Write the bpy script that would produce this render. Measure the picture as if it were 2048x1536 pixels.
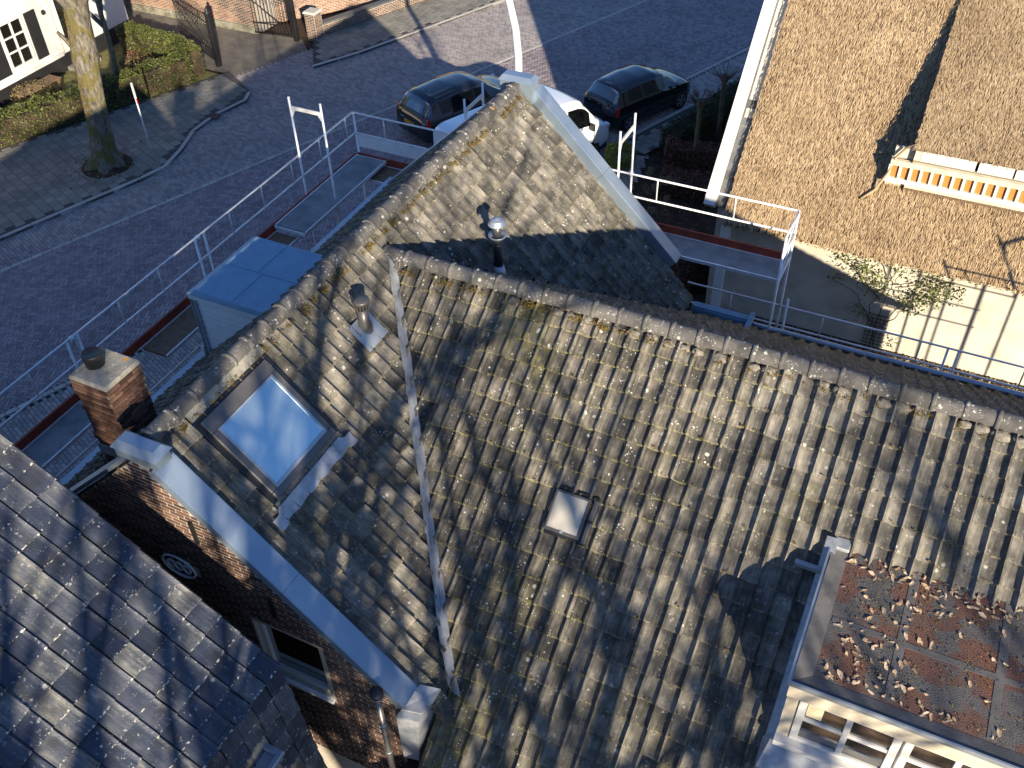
import bpy, bmesh, math, random
import numpy as np
from mathutils import Matrix, Vector, noise as mnoise
from mathutils.geometry import interpolate_bezier
rad = math.radians
SC = bpy.context.scene
COL = SC.collection
for o in list(bpy.data.objects): bpy.data.objects.remove(o)
RNG = random.Random(7)

# ------------------------------------------------------------------ camera
FOC, PW, PH = 1980.3, 2048, 1536
CAM = Vector((0, 0, 16.0))
def _cam_axes(p, r, y):
    cy, sy, cp, sp = math.cos(y), math.sin(y), math.cos(p), math.sin(p)
    f = Vector((sy*cp, cy*cp, -sp)); rt = Vector((cy, -sy, 0)); up = rt.cross(f)
    cr, sr = math.cos(r), math.sin(r)
    return cr*rt+sr*up, -sr*rt+cr*up, f
CR, CU, CF = _cam_axes(rad(42.391), rad(-1.8768), rad(-27.1317))
cd = bpy.data.cameras.new('camera'); cam = bpy.data.objects.new('camera', cd); COL.objects.link(cam)
cd.sensor_width = 36; cd.lens = FOC/PW*36; cd.clip_end = 2000
cam.matrix_world = Matrix(((CR.x, CU.x, -CF.x, CAM.x), (CR.y, CU.y, -CF.y, CAM.y), (CR.z, CU.z, -CF.z, CAM.z), (0, 0, 0, 1)))
SC.camera = cam
def ray(x, y): return CR*((x-PW/2)/FOC)-CU*((y-PH/2)/FOC)+CF
def PL(x, y, n, d):
    r = ray(x, y); n = Vector(n); return CAM+r*((d-n.dot(CAM))/n.dot(r))
def Zp(x, y, z=0): return PL(x, y, (0, 0, 1), z)
def Yp(x, y, v): return PL(x, y, (0, 1, 0), v)
def Xp(x, y, v): return PL(x, y, (1, 0, 0), v)
def proj(p):
    d = Vector(p)-CAM; z = d.dot(CF)
    return (PW/2+FOC*d.dot(CR)/z, PH/2-FOC*d.dot(CU)/z, z)

# ------------------------------------------------------------------ light
SUND = Vector((-0.90, 1.0, -0.43)).normalized()
EL = math.asin(-SUND.z); AZ = math.atan2(-SUND.x, -SUND.y)
sd = bpy.data.lights.new('sun', 'SUN'); sd.energy = 5.0; sd.angle = rad(0.53); sd.color = (1.0, 0.86, 0.66)
sun = bpy.data.objects.new('sun', sd); COL.objects.link(sun)
sun.rotation_euler = SUND.to_track_quat('-Z', 'Y').to_euler(); sun.location = (20, -20, 30)
W = bpy.data.worlds.new('World'); SC.world = W; W.use_nodes = True
wn = W.node_tree; wn.nodes.clear()
sky = wn.nodes.new('ShaderNodeTexSky'); sky.sky_type = 'NISHITA'; sky.sun_disc = False
sky.sun_elevation = EL; sky.sun_rotation = AZ; sky.air_density = 1.2; sky.dust_density = 0.1; sky.ozone_density = 4.0
bg = wn.nodes.new('ShaderNodeBackground'); bg.inputs[1].default_value = 0.064
wo = wn.nodes.new('ShaderNodeOutputWorld')
tcw = wn.nodes.new('ShaderNodeTexCoord'); nzw = wn.nodes.new('ShaderNodeTexNoise'); nzw.inputs['Scale'].default_value = 3.2; nzw.inputs['Detail'].default_value = 1.5
crw = wn.nodes.new('ShaderNodeValToRGB'); crw.color_ramp.elements[0].position = .56; crw.color_ramp.elements[1].position = .72
crw.color_ramp.elements[1].color = (.4, .4, .4, 1)
mxw = wn.nodes.new('ShaderNodeMixRGB'); mxw.inputs[2].default_value = (7.5, 7.8, 8.2, 1)
wn.links.new(tcw.outputs['Generated'], nzw.inputs['Vector']); wn.links.new(nzw.outputs[0], crw.inputs[0])
wn.links.new(crw.outputs[0], mxw.inputs[0]); wn.links.new(sky.outputs[0], mxw.inputs[1])
wbw = wn.nodes.new('ShaderNodeMixRGB'); wbw.blend_type = 'MULTIPLY'; wbw.inputs[0].default_value = 1; wbw.inputs[2].default_value = (.80, .96, 1.28, 1)   # daylight white balance
wn.links.new(mxw.outputs[0], wbw.inputs[1]); wn.links.new(wbw.outputs[0], bg.inputs[0]); wn.links.new(bg.outputs[0], wo.inputs[0])
SC.view_settings.view_transform = 'Standard'; SC.view_settings.look = 'None'
SC.view_settings.gamma = 1; SC.view_settings.exposure = 1.08
SC.view_settings.use_curve_mapping = False
SC.render.engine = 'CYCLES'; SC.cycles.max_bounces = 6; SC.cycles.use_denoising = True

# ------------------------------------------------------------------ materials
class NT:
    def __init__(s, name, rough=.8, metal=0, spec=.5):
        s.m = bpy.data.materials.new(name); s.m.use_nodes = True; s.t = s.m.node_tree
        s.b = s.t.nodes['Principled BSDF']; s.b.inputs['Roughness'].default_value = rough
        s.b.inputs['Metallic'].default_value = metal; s.b.inputs['Specular IOR Level'].default_value = spec
        s._p = s._r = s._uv = None
    def n(s, ty, **k):
        q = s.t.nodes.new('ShaderNode'+ty)
        for a, v in k.items():
            if a.startswith('i_'):
                key = a[2:]; key = int(key) if key.isdigit() else key.replace('_', ' ')
                s.put(q.inputs[key], v)
            else: setattr(q, a, v)
        return q
    def put(s, inp, v):
        if isinstance(v, bpy.types.NodeSocket): s.t.links.new(v, inp)
        elif isinstance(v, (tuple, list)) and len(v) == 3 and inp.type == 'RGBA': inp.default_value = (*v, 1)
        else: inp.default_value = v
    @property
    def pos(s):
        if s._p is None: s._p = s.n('NewGeometry').outputs['Position']
        return s._p
    @property
    def uv(s):
        if s._uv is None: s._uv = s.n('UVMap', uv_map='uv').outputs[0]
        return s._uv
    @property
    def rnd(s):
        if s._r is None:
            a = s.n('Attribute', attribute_name='rnd').outputs['Fac']; o = s.n('ObjectInfo').outputs['Random']
            s._r = s.math('FRACT', s.math('ADD', a, o))
        return s._r
    def math(s, op, a, b=0.0):
        q = s.n('Math', operation=op); s.put(q.inputs[0], a); s.put(q.inputs[1], b); return q.outputs[0]
    def scalev(s, v, sc):
        q = s.n('Mapping'); s.put(q.inputs[0], v); q.inputs['Scale'].default_value = sc if isinstance(sc, (tuple, list)) else (sc,)*3
        return q.outputs[0]
    def noise(s, sc, det=3, v=None, rough=.55):
        q = s.n('TexNoise'); s.put(q.inputs['Vector'], v if v is not None else s.pos)
        q.inputs['Scale'].default_value = sc; q.inputs['Detail'].default_value = det; q.inputs['Roughness'].default_value = rough
        return q.outputs[0]
    def voro(s, sc, v=None, feat='F1'):
        q = s.n('TexVoronoi', feature=feat); s.put(q.inputs['Vector'], v if v is not None else s.pos); q.inputs['Scale'].default_value = sc
        return q.outputs['Distance']
    def ramp(s, f, *stops):
        q = s.n('ValToRGB'); s.put(q.inputs[0], f); e = q.color_ramp.elements
        while len(e) < len(stops): e.new(.5)
        for k, (p, c) in zip(e, stops):
            k.position = p; k.color = (*c, 1) if isinstance(c, (tuple, list)) else (c, c, c, 1)
        return q.outputs[0]
    def mix(s, f, a, b, mode='MIX'):
        q = s.n('MixRGB', blend_type=mode); s.put(q.inputs[0], f); s.put(q.inputs[1], a); s.put(q.inputs[2], b); return q.outputs[0]
    def step(s, f, lo, hi): return s.ramp(f, (lo, 0), (hi, 1)) if lo < hi else s.ramp(f, (hi, 1), (lo, 0))
    def bump(s, h, st=.4, d=.01):
        q = s.n('Bump', i_Strength=st, i_Distance=d, i_Height=h); s.t.links.new(q.outputs[0], s.b.inputs['Normal'])
    def col(s, c): s.put(s.b.inputs['Base Color'], c); return s.m
    def rough(s, c): s.put(s.b.inputs['Roughness'], c)

def M_tile(name, stops, lich=.5, moss=.5, tail=0.0, gloss=.85, orange=False, warm=0, tailc=(.62, .6, .52), tailn=(.5, .56), rw=.22, nw=.5):
    t = NT(name, gloss, 0, .35)
    n2 = t.noise(7, 4); streak = t.noise(1, 3, t.scalev(t.uv, (9, 1.2, 1)))
    f = t.math('ADD', t.math('MULTIPLY', t.rnd, rw), t.math('ADD', t.math('MULTIPLY', n2, nw), t.math('MULTIPLY', streak, .5)))
    c = t.ramp(f, *stops)
    # dark algae blotches, then green moss film in patches
    c = t.mix(t.math('MULTIPLY', t.step(t.noise(3.1, 5), .5, .62), .55), c, (.035, .036, .036))
    zz = t.n('SeparateXYZ', i_0=t.pos).outputs[2]
    low = t.math('MULTIPLY', t.step(t.math('ADD', t.math('MULTIPLY', zz, .1), t.math('MULTIPLY', t.noise(.9, 3), .22)), .62, .46), .65)
    g = t.math('MULTIPLY', t.math('MAXIMUM', low, t.math('MULTIPLY', t.step(t.noise(.55, 3), .56, .68), .6)), t.step(t.noise(9, 5), .40, .62))
    c = t.mix(t.math('MULTIPLY', g, moss), c, (.2, .185, .055))
    # lichen: round pale blobs of several sizes
    for sc, th, am, cc in ((7, .2, 1, (.55, .55, .48)), (16, .24, 1, (.66, .66, .6)), (34, .27, .95, (.6, .6, .54))):
        w = t.math('MULTIPLY', t.step(t.voro(sc, t.mix(.06, t.pos, t.n('TexNoise', i_Scale=30.0).outputs[1])), th, th*.75), t.step(t.noise(sc*.3, 2), .66-.14*lich, .70-.14*lich))
        c = t.mix(t.math('MULTIPLY', w, am*min(1, lich*1.4)), c, cc)
    d = t.math('MULTIPLY', t.step(t.voro(12), .1, .07), t.step(t.noise(2.3, 2), .56, .6))
    c = t.mix(t.math('MULTIPLY', d, .8), c, (.02, .018, .012))
    if tail:
        v = t.n('SeparateXYZ', i_0=t.uv).outputs[1]
        w = t.math('MULTIPLY', t.step(v, .07, .03), t.step(t.noise(26, 4), *tailn))
        c = t.mix(t.math('MULTIPLY', w, tail), c, tailc)
    if orange:
        w = t.math('MULTIPLY', t.step(t.voro(4.2), .2, .16), t.step(t.noise(1.7, 2), .6, .63))
        c = t.mix(w, c, (.5, .25, .05))
    t.bump(t.math('ADD', t.noise(60, 4), t.math('MULTIPLY', t.noise(9, 3), 1.5)), .45, .012)
    return t.col(c)
MT = {}
MT['tile'] = M_tile('weathered_roof_tile', ((.32, (.018, .018, .019)), (.54, (.076, .071, .061)), (.74, (.19, .173, .143)), (1, (.38, .35, .29))), .6, .85, tail=.75, tailc=(.3, .29, .13), tailn=(.47, .55))
MT['tile_w'] = M_tile('weathered_wing_tile', ((.32, (.02, .02, .021)), (.54, (.093, .088, .077)), (.74, (.212, .196, .167)), (1, (.4, .37, .305))), .5, .35, tail=.7, tailc=(.33, .29, .17), tailn=(.5, .57))
MT['ridge'] = M_tile('grey_ridge_tile', ((.25, (.045, .045, .048)), (.55, (.105, .10, .095)), (1, (.2, .19, .17))), .95, .05, orange=True)
MT['tile_dark'] = M_tile('blue_black_glazed_tile', ((.25, (.02, .026, .042)), (.5, (.046, .056, .085)), (.72, (.1, .108, .125)), (.95, (.3, .285, .235))), .5, 0, tail=.95, gloss=.4, tailn=(.55, .61), rw=.42, nw=.24)

def M_plain(name, c, rough=.6, metal=0, spec=.5, var=.12, sc=6, bump=0):
    t = NT(name, rough, metal, spec)
    n = t.noise(sc, 4)
    k = t.ramp(n, (.25, tuple(x*(1-var) for x in c)), (.75, tuple(min(1, x*(1+var)) for x in c)))
    if bump: t.bump(t.noise(sc*8, 4), bump, .008)
    return t.col(k)
def M_var(name, stops, rough=.85, sc=12, nf=.5, bump=.3, bsc=70, dirt=0):
    t = NT(name, rough, 0, .3)
    f = t.math('ADD', t.math('MULTIPLY', t.rnd, 1-nf), t.math('MULTIPLY', t.noise(sc, 4), nf))
    c = t.ramp(f, *stops)
    if dirt: c = t.mix(t.math('MULTIPLY', t.step(t.noise(.45, 6, None, .68), .48, .72), dirt), c, (.06, .056, .055))
    t.bump(t.noise(bsc, 3), bump, .006); return t.col(c)
MT['zinc'] = M_plain('weathered_zinc', (.40, .45, .5), .5, .6, .5, .16, 3)
def _zb():
    t = NT('pale_zinc_coping', .42, .6)
    c = t.ramp(t.noise(1.1, 4), (.35, (.26, .345, .45)), (.6, (.36, .44, .52)), (.8, (.22, .30, .41)))
    return t.col(t.mix(t.math('MULTIPLY', t.step(t.noise(30, 3), .6, .75), .25), c, (.22, .26, .31)))
MT['coping'] = _zb()
MT['lead'] = M_plain('lead_flashing', (.40, .42, .44), .5, .35, .5, .3, 9, .5)
MT['bluefelt'] = M_plain('blue_grey_roofing', (.20, .335, .46), .6, .1, .4, .1, 5, .15)
MT['siding'] = M_plain('pale_grey_boards', (.76, .8, .8), .6, 0, .4, .06)
MT['white'] = M_plain('white_paint', (.66, .65, .62), .5, 0, .4, .05)
MT['cream'] = M_plain('stained_cream_board', (.62, .55, .42), .65, 0, .4, .22, 4)
MT['galv'] = M_plain('galvanised_tube', (.78, .8, .82), .45, .3, .5, .15, 8)
MT['deck'] = M_plain('worn_deck_plate', (.25, .25, .25), .75, .1, .3, .35, 3, .2)
MT['red'] = M_plain('rusty_red_toe_board', (.30, .06, .035), .8, 0, .3, .4, 3, .2)
MT['black'] = M_plain('black_plastic', (.02, .02, .022), .45)
MT['iron'] = M_plain('black_iron', (.018, .018, .02), .5, .3)
MT['brownmetal'] = M_plain('grey_brown_aluminium', (.16, .15, .14), .38, .5)
MT['concrete'] = M_tile('mossy_concrete', ((.2, (.12, .11, .085)), (.5, (.26, .245, .2)), (1, (.42, .4, .35))), .9, .5, orange=True)
MT['plaster'] = M_plain('cream_plaster', (.56, .52, .43), .9, 0, .2, .24, 1.6, .3)
MT['mortar'] = M_plain('mortar', (.42, .38, .32), .95, 0, .2, .15, 20)
MT['mortar_dark'] = M_plain('roof_mortar', (.2, .185, .155), .95, 0, .2, .5, 25, .6)
MT['brick'] = M_var('red_brown_brick', ((.1, (.035, .02, .017)), (.45, (.095, .05, .036)), (.75, (.165, .09, .062)), (1, (.25, .17, .115))), .9, 14, .35)
MT['brick_ch'] = M_var('chimney_brick', ((.1, (.10, .072, .055)), (.5, (.205, .155, .115)), (1, (.34, .28, .21))), .9, 12, .4)
MT['brick_far'] = M_var('orange_brick', ((.1, (.12, .055, .035)), (.5, (.24, .12, .075)), (1, (.36, .22, .15))), .9, 8, .4)
MT['paver'] = M_var('purple_clinker_paver', ((.05, (.175, .15, .165)), (.5, (.285, .243, .255)), (1, (.4, .34, .33))), .8, 1.5, .4, .3, 60, .3)
MT['paver_side'] = M_var('grey_clinker_paver', ((.05, (.2, .183, .187)), (.5, (.31, .283, .275)), (1, (.43, .39, .36))), .8, 1.5, .4, .3, 60, .3)
MT['slab'] = M_var('concrete_slab', ((.05, (.15, .145, .125)), (.5, (.23, .22, .19)), (1, (.33, .315, .265))), .9, 1.2, .55, .3, 50, .45)
MT['kerb'] = M_var('kerb_stone', ((.05, (.33, .32, .3)), (1, (.52, .5, .46))), .9, 4, .5)
MT['joint'] = M_plain('sandy_joint', (.085, .078, .075), .95, 0, .2, .3, 10)
MT['soil'] = M_plain('dark_soil', (.055, .04, .028), .95, 0, .2, .5, 4, .6)
MT['grassy'] = M_plain('winter_lawn', (.16, .15, .06), .95, 0, .2, .5, 3, .6)
MT['gravel'] = M_var('gravel', ((.05, (.1, .085, .07)), (.5, (.3, .25, .18)), (1, (.5, .43, .32))), .9, 40, .4)
MT['drive'] = M_plain('asphalt_drive', (.17, .155, .13), .95, 0, .2, .3, 2, .4)
def M_thatch():
    t = NT('reed_thatch', .9, 0, .25)
    f = t.math('ADD', t.math('MULTIPLY', t.rnd, .45), t.math('MULTIPLY', t.noise(.8, 6, None, .7), .6))
    c = t.ramp(f, (.15, (.11, .072, .04)), (.4, (.335, .235, .132)), (.7, (.55, .415, .255)), (1, (.74, .6, .4)))
    return t.col(c)
MT['thatch'] = M_thatch()
def _tb():
    t = NT('thatch_base', .95, 0, .2)
    n = t.noise(45, 4, t.scalev(t.pos, (1, .35, .35)))
    t.bump(n, 1, .05)
    return t.col(t.ramp(n, (.3, (.06, .04, .025)), (.7, (.3, .21, .135))))
MT['thatch_base'] = _tb()
MT['slate'] = M_var('slate_strip', ((.05, (.06, .065, .07)), (1, (.17, .18, .19))), .6, 9)
MT['amber'] = M_plain('amber_panel', (.43, .205, .055), .5, 0, .4, .05)
def M_leaf(name, a, b, rough=.55):
    t = NT(name, rough, 0, .4)
    c = t.ramp(t.rnd, (0, a), (1, b)); t.b.inputs['Subsurface Weight'].default_value = 0
    return t.col(c)
MT['box'] = M_leaf('hedge_leaf', (.03, .05, .012), (.14, .15, .035))
MT['holly'] = M_leaf('dark_hedge_leaf', (.012, .02, .008), (.05, .075, .02))
MT['beech'] = M_leaf('brown_beech_leaf', (.07, .025, .018), (.25, .11, .08))
MT['lime'] = M_leaf('lime_shrub_leaf', (.1, .13, .015), (.3, .32, .04))
MT['rose'] = M_leaf('rose_leaf', (.03, .045, .012), (.17, .2, .05))
MT['dry'] = M_leaf('dry_plant', (.13, .09, .05), (.36, .27, .16), .9)
MT['shrubmix'] = M_leaf('garden_plants', (.07, .045, .03), (.2, .17, .06), .8)
MT['redplant'] = M_leaf('heather_plants', (.1, .03, .03), (.26, .12, .09), .8)
MT['leaf'] = M_var('tan_fallen_leaf', ((.0, (.28, .17, .09)), (.3, (.46, .32, .19)), (.7, (.6, .46, .3)), (1, (.68, .57, .43))), .75, 20, .4)
MT['moss'] = M_var('ridge_moss', ((.1, (.05, .05, .01)), (.5, (.16, .12, .025)), (1, (.28, .14, .04))), .95, 20, .5)
def M_bark(name, a, b, green=0):
    t = NT(name, .95, 0, .2); v = t.scalev(t.pos, (1, 1, .3))
    n = t.noise(14, 5, v); c = t.ramp(n, (.3, a), (.7, b))
    if green: c = t.mix(t.math('MULTIPLY', t.step(t.noise(2.2, 4), .5, .6), green), c, (.12, .1, .02))
    t.bump(n, .9, .04); return t.col(c)
MT['bark'] = M_bark('grey_mossy_bark', (.05, .045, .035), (.24, .215, .17), .75)
MT['bark2'] = M_bark('dark_bark', (.05, .045, .035), (.17, .15, .12), .2)
def M_car(name, c, rough=.12, metal=.0, coat=1.0):
    t = NT(name, .5, metal, .0 if c[0] < .1 else .4); t.b.inputs['Coat Weight'].default_value = coat; t.b.inputs['Coat Roughness'].default_value = .04; t.b.inputs['Coat IOR'].default_value = 1.8
    return t.col(t.ramp(t.noise(40, 2), (.3, c), (.7, tuple(x*1.08 for x in c))))
MT['carblack'] = M_car('black_car_paint', (.012, .013, .016))
MT['carwhite'] = M_car('white_van_paint', (.78, .8, .82))

MT['tyre'] = M_plain('rubber', (.018, .018, .018), .85)
MT['rim'] = M_plain('alloy', (.55, .56, .58), .3, .8)
MT['redlamp'] = M_plain('red_lamp', (.45, .02, .015), .15, 0, .6)
MT['clearlamp'] = M_plain('clear_lamp', (.6, .62, .64), .1, .3, .6)
MT['plate'] = M_plain('yellow_plate', (.75, .4, .03), .5)
def M_glass(name, c, rough=.03):
    t = NT(name, rough, 0, .9); t.b.inputs['IOR'].default_value = 1.9
    t.b.inputs['Coat Weight'].default_value = 1; t.b.inputs['Coat IOR'].default_value = 1.8; t.b.inputs['Coat Roughness'].default_value = .02
    return t.col(t.ramp(t.noise(1.2, 2), (.3, c), (.7, tuple(min(1, x*1.15) for x in c))))
MT['carglass'] = M_plain('dark_car_glass', (.004, .005, .006), .03, 0, .55, .02)
MT['rearglass'] = M_glass('car_rear_glass', (.01, .012, .015))
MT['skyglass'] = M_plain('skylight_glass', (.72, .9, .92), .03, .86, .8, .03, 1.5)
MT['winglass'] = M_glass('window_glass', (.012, .011, .01))
MT['opal'] = M_plain('opal_plastic', (.42, .4, .35), .25, 0, .6, .1, 3)
MT['mosaic'] = M_var('dormer_roof_felt', ((.2, (.06, .06, .064)), (.6, (.14, .136, .132)), (1, (.23, .22, .2))), .85, 5, .9, .5, 90)
def _rust():
    t = NT('rust_moss_felt', .95, 0, .2)
    c = t.ramp(t.noise(2.2, 5), (.3, (.07, .07, .075)), (.45, (.13, .125, .12)), (.5, (.14, .085, .07)), (.72, (.2, .09, .062)))
    c = t.mix(t.math('MULTIPLY', t.step(t.noise(45, 3), .6, .7), .5), c, (.03, .02, .015))
    t.bump(t.noise(60, 4), .6, .02); return t.col(c)
MT['rustfelt'] = _rust()
MT['wood'] = M_plain('weathered_wood', (.2, .13, .08), .85, 0, .3, .3, 9)
MT['curtain'] = M_plain('cream_curtain', (.7, .63, .42), .9)

# ------------------------------------------------------------------ mesh helpers
def V(*a): return Vector(a)
def attach(o, parent):      # children are written in world coordinates, so matrix_basis is always the world matrix
    o.parent = parent; o.matrix_parent_inverse = parent.matrix_basis.inverted()
def empty(name, loc=(0, 0, 0), parent=None, **k):
    o = bpy.data.objects.new(name, None); COL.objects.link(o); o.location = loc; o.empty_display_size = .2
    if parent: attach(o, parent)
    return tag(o, **k)
def tag(o, label=None, cat=None, group=None, kind=None):
    if label: o['label'] = label
    if cat: o['category'] = cat
    if group: o['group'] = group
    if kind: o['kind'] = kind
    return o
def link(name, me, mat, parent=None, **k):
    o = bpy.data.objects.new(name, me); COL.objects.link(o)
    if mat is not None and not me.materials: me.materials.append(MT[mat] if isinstance(mat, str) else mat)
    if parent: attach(o, parent)
    return tag(o, **k)
class MB:
    def __init__(s): s.v = []; s.f = []; s.sm = False
    def add(s, vs, fs):
        b = len(s.v); s.v += [tuple(p) for p in vs]; s.f += [tuple(i+b for i in f) for f in fs]; return s
    def box(s, a, b, M=None):
        (x0, y0, z0), (x1, y1, z1) = a, b
        vs = [V(x, y, z) for z in (z0, z1) for x, y in ((x0, y0), (x1, y0), (x1, y1), (x0, y1))]
        if M is not None: vs = [M @ p for p in vs]
        return s.add(vs, [(3, 2, 1, 0), (4, 5, 6, 7), (0, 1, 5, 4), (1, 2, 6, 5), (2, 3, 7, 6), (3, 0, 4, 7)])
    def hexa(s, bot, top):
        n = len(bot)
        return s.add(list(bot)+list(top), [tuple(range(n-1, -1, -1)), tuple(range(n, 2*n))]+[(i, (i+1) % n, n+(i+1) % n, n+i) for i in range(n)])
    def prism(s, poly, ext):
        e = Vector(ext); p = [Vector(q) for q in poly]; return s.hexa(p, [q+e for q in p])
    def beam(s, a, b, w, h, up=(0, 0, 1)):
        a, b = Vector(a), Vector(b); d = (b-a).normalized(); sd = d.cross(Vector(up)).normalized()*w/2; u = sd.cross(d).normalized()*h/2
        q = [-sd-u, sd-u, sd+u, -sd+u]
        return s.hexa([a+x for x in q], [b+x for x in q])
    def tube(s, pts, r, n=8, cap=True):
        pts = [Vector(p) for p in pts]; rs = r if isinstance(r, (list, tuple)) else [r]*len(pts)
        b = len(s.v); up = None
        for i, p in enumerate(pts):
            d = (pts[min(i+1, len(pts)-1)]-pts[max(i-1, 0)]).normalized()
            if up is None: up = d.orthogonal().normalized()
            up = (up-d*up.dot(d)).normalized(); sd = d.cross(up)
            for k in range(n):
                a = 2*math.pi*k/n; s.v.append(tuple(p+(up*math.cos(a)+sd*math.sin(a))*rs[i]))
        for i in range(len(pts)-1):
            for k in range(n):
                k2 = (k+1) % n; s.f.append((b+i*n+k, b+i*n+k2, b+(i+1)*n+k2, b+(i+1)*n+k))
        if cap:
            s.f.append(tuple(b+k for k in range(n-1, -1, -1))); e = b+(len(pts)-1)*n; s.f.append(tuple(e+k for k in range(n)))
        return s
    def lathe(s, prof, c=(0, 0, 0), n=20, axis=None):
        b = len(s.v); c = Vector(c); Q = Vector((0, 0, 1)).rotation_difference(Vector(axis)).to_matrix() if axis else Matrix.Identity(3)
        for r, z in prof:
            for k in range(n):
                a = 2*math.pi*k/n; s.v.append(tuple(c+Q @ V(r*math.cos(a), r*math.sin(a), z)))
        for i in range(len(prof)-1):
            for k in range(n):
                k2 = (k+1) % n; s.f.append((b+i*n+k, b+i*n+k2, b+(i+1)*n+k2, b+(i+1)*n+k))
        s.f.append(tuple(b+k for k in range(n-1, -1, -1))); e = b+(len(prof)-1)*n; s.f.append(tuple(e+k for k in range(n)))
        return s
    def quad(s, a, b, c, d): return s.add([a, b, c, d], [(0, 1, 2, 3)])
    def mesh(s, name, smooth=False, uv=None):
        me = bpy.data.meshes.new(name); me.from_pydata(s.v, [], s.f); me.update()
        if smooth: me.polygons.foreach_set('use_smooth', [True]*len(me.polygons))
        return me
    def obj(s, name, mat, parent=None, smooth=False, bevel=0, seg=1, **k):
        me = s.mesh(name, smooth)
        if bevel:
            bm = bmesh.new(); bm.from_mesh(me); bmesh.ops.recalc_face_normals(bm, faces=bm.faces)
            bmesh.ops.bevel(bm, geom=[e for e in bm.edges if len(e.link_faces) == 2 and e.calc_face_angle(0) > .5], offset=bevel, segments=seg, affect='EDGES', clamp_overlap=True)
            bm.to_mesh(me); bm.free()
        else:
            bm = bmesh.new(); bm.from_mesh(me); bmesh.ops.recalc_face_normals(bm, faces=bm.faces); bm.to_mesh(me); bm.free()
        return link(name, me, mat, parent, **k)
def smooth_by_angle(me, ang=40):
    me.polygons.foreach_set('use_smooth', [True]*len(me.polygons))
    try: me.set_sharp_from_angle(angle=rad(ang))
    except Exception: pass
def mat_frame(o, ex, ey, ez):
    return Matrix(((ex[0], ey[0], ez[0], o[0]), (ex[1], ey[1], ez[1], o[1]), (ex[2], ey[2], ez[2], o[2]), (0, 0, 0, 1)))
def score(p, margin=30):
    x, y, z = proj(p)
    if z <= 0 or not (-margin < x < PW+margin and -margin < y < PH+margin): return -1.0
    return 1/z**2
def merged(name, meshes, items, mat, parent, **k):
    """one mesh of many alike pieces, with a random value per piece and uv kept"""
    cache = {}
    vs, fs, rn, uvs, nv = [], [], [], [], 0
    for me, Mx, r in items:
        if me.name not in cache:
            co = np.array([v.co[:] for v in me.vertices]); pf = [tuple(p.vertices) for p in me.polygons]
            u = me.uv_layers.get('uv'); ud = np.array([l.uv[:] for l in u.data]) if u else None
            cache[me.name] = (co, pf, ud)
        co, pf, ud = cache[me.name]; A = np.array(Mx)
        vs.append(co @ A[:3, :3].T+A[:3, 3]); fs += [tuple(i+nv for i in f) for f in pf]; nv += len(co)
        rn += [r]*len(pf); uvs.append(ud if ud is not None else np.zeros((sum(map(len, pf)), 2)))
    if not vs: return None
    me = bpy.data.meshes.new(name); me.from_pydata(np.concatenate(vs).tolist(), [], fs); me.update()
    me.attributes.new('rnd', 'FLOAT', 'FACE').data.foreach_set('value', rn)
    me.uv_layers.new(name='uv').data.foreach_set('uv', np.concatenate(uvs).ravel())
    sm = items[0][0].polygons[0].use_smooth
    me.polygons.foreach_set('use_smooth', [sm]*len(me.polygons))
    return link(name, me, mat, parent, kind='stuff', **k)
def pieces(jobs, name, mat, limit=300, restname=None):
    """jobs: (parent, mesh, matrix, visible) ; the ones that show largest become objects of their own, the rest one part"""
    sc = sorted(range(len(jobs)), key=lambda i: -(score(jobs[i][2].translation) if jobs[i][3] else -1))
    keep = set(i for i in sc[:limit] if jobs[i][3] and score(jobs[i][2].translation) > 0)
    rest = {}
    for i, (par, me, Mx, vis) in enumerate(jobs):
        if i in keep:
            if not me.materials: me.materials.append(MT[mat])
            o = bpy.data.objects.new(name, me); COL.objects.link(o); attach(o, par); o.matrix_basis = Mx
        else: rest.setdefault(par.name, (par, []))[1].append((me, Mx, RNG.random()))
    for par, it in rest.values(): merged(restname or 'more_'+name+'s', None, it, mat, par)

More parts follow.
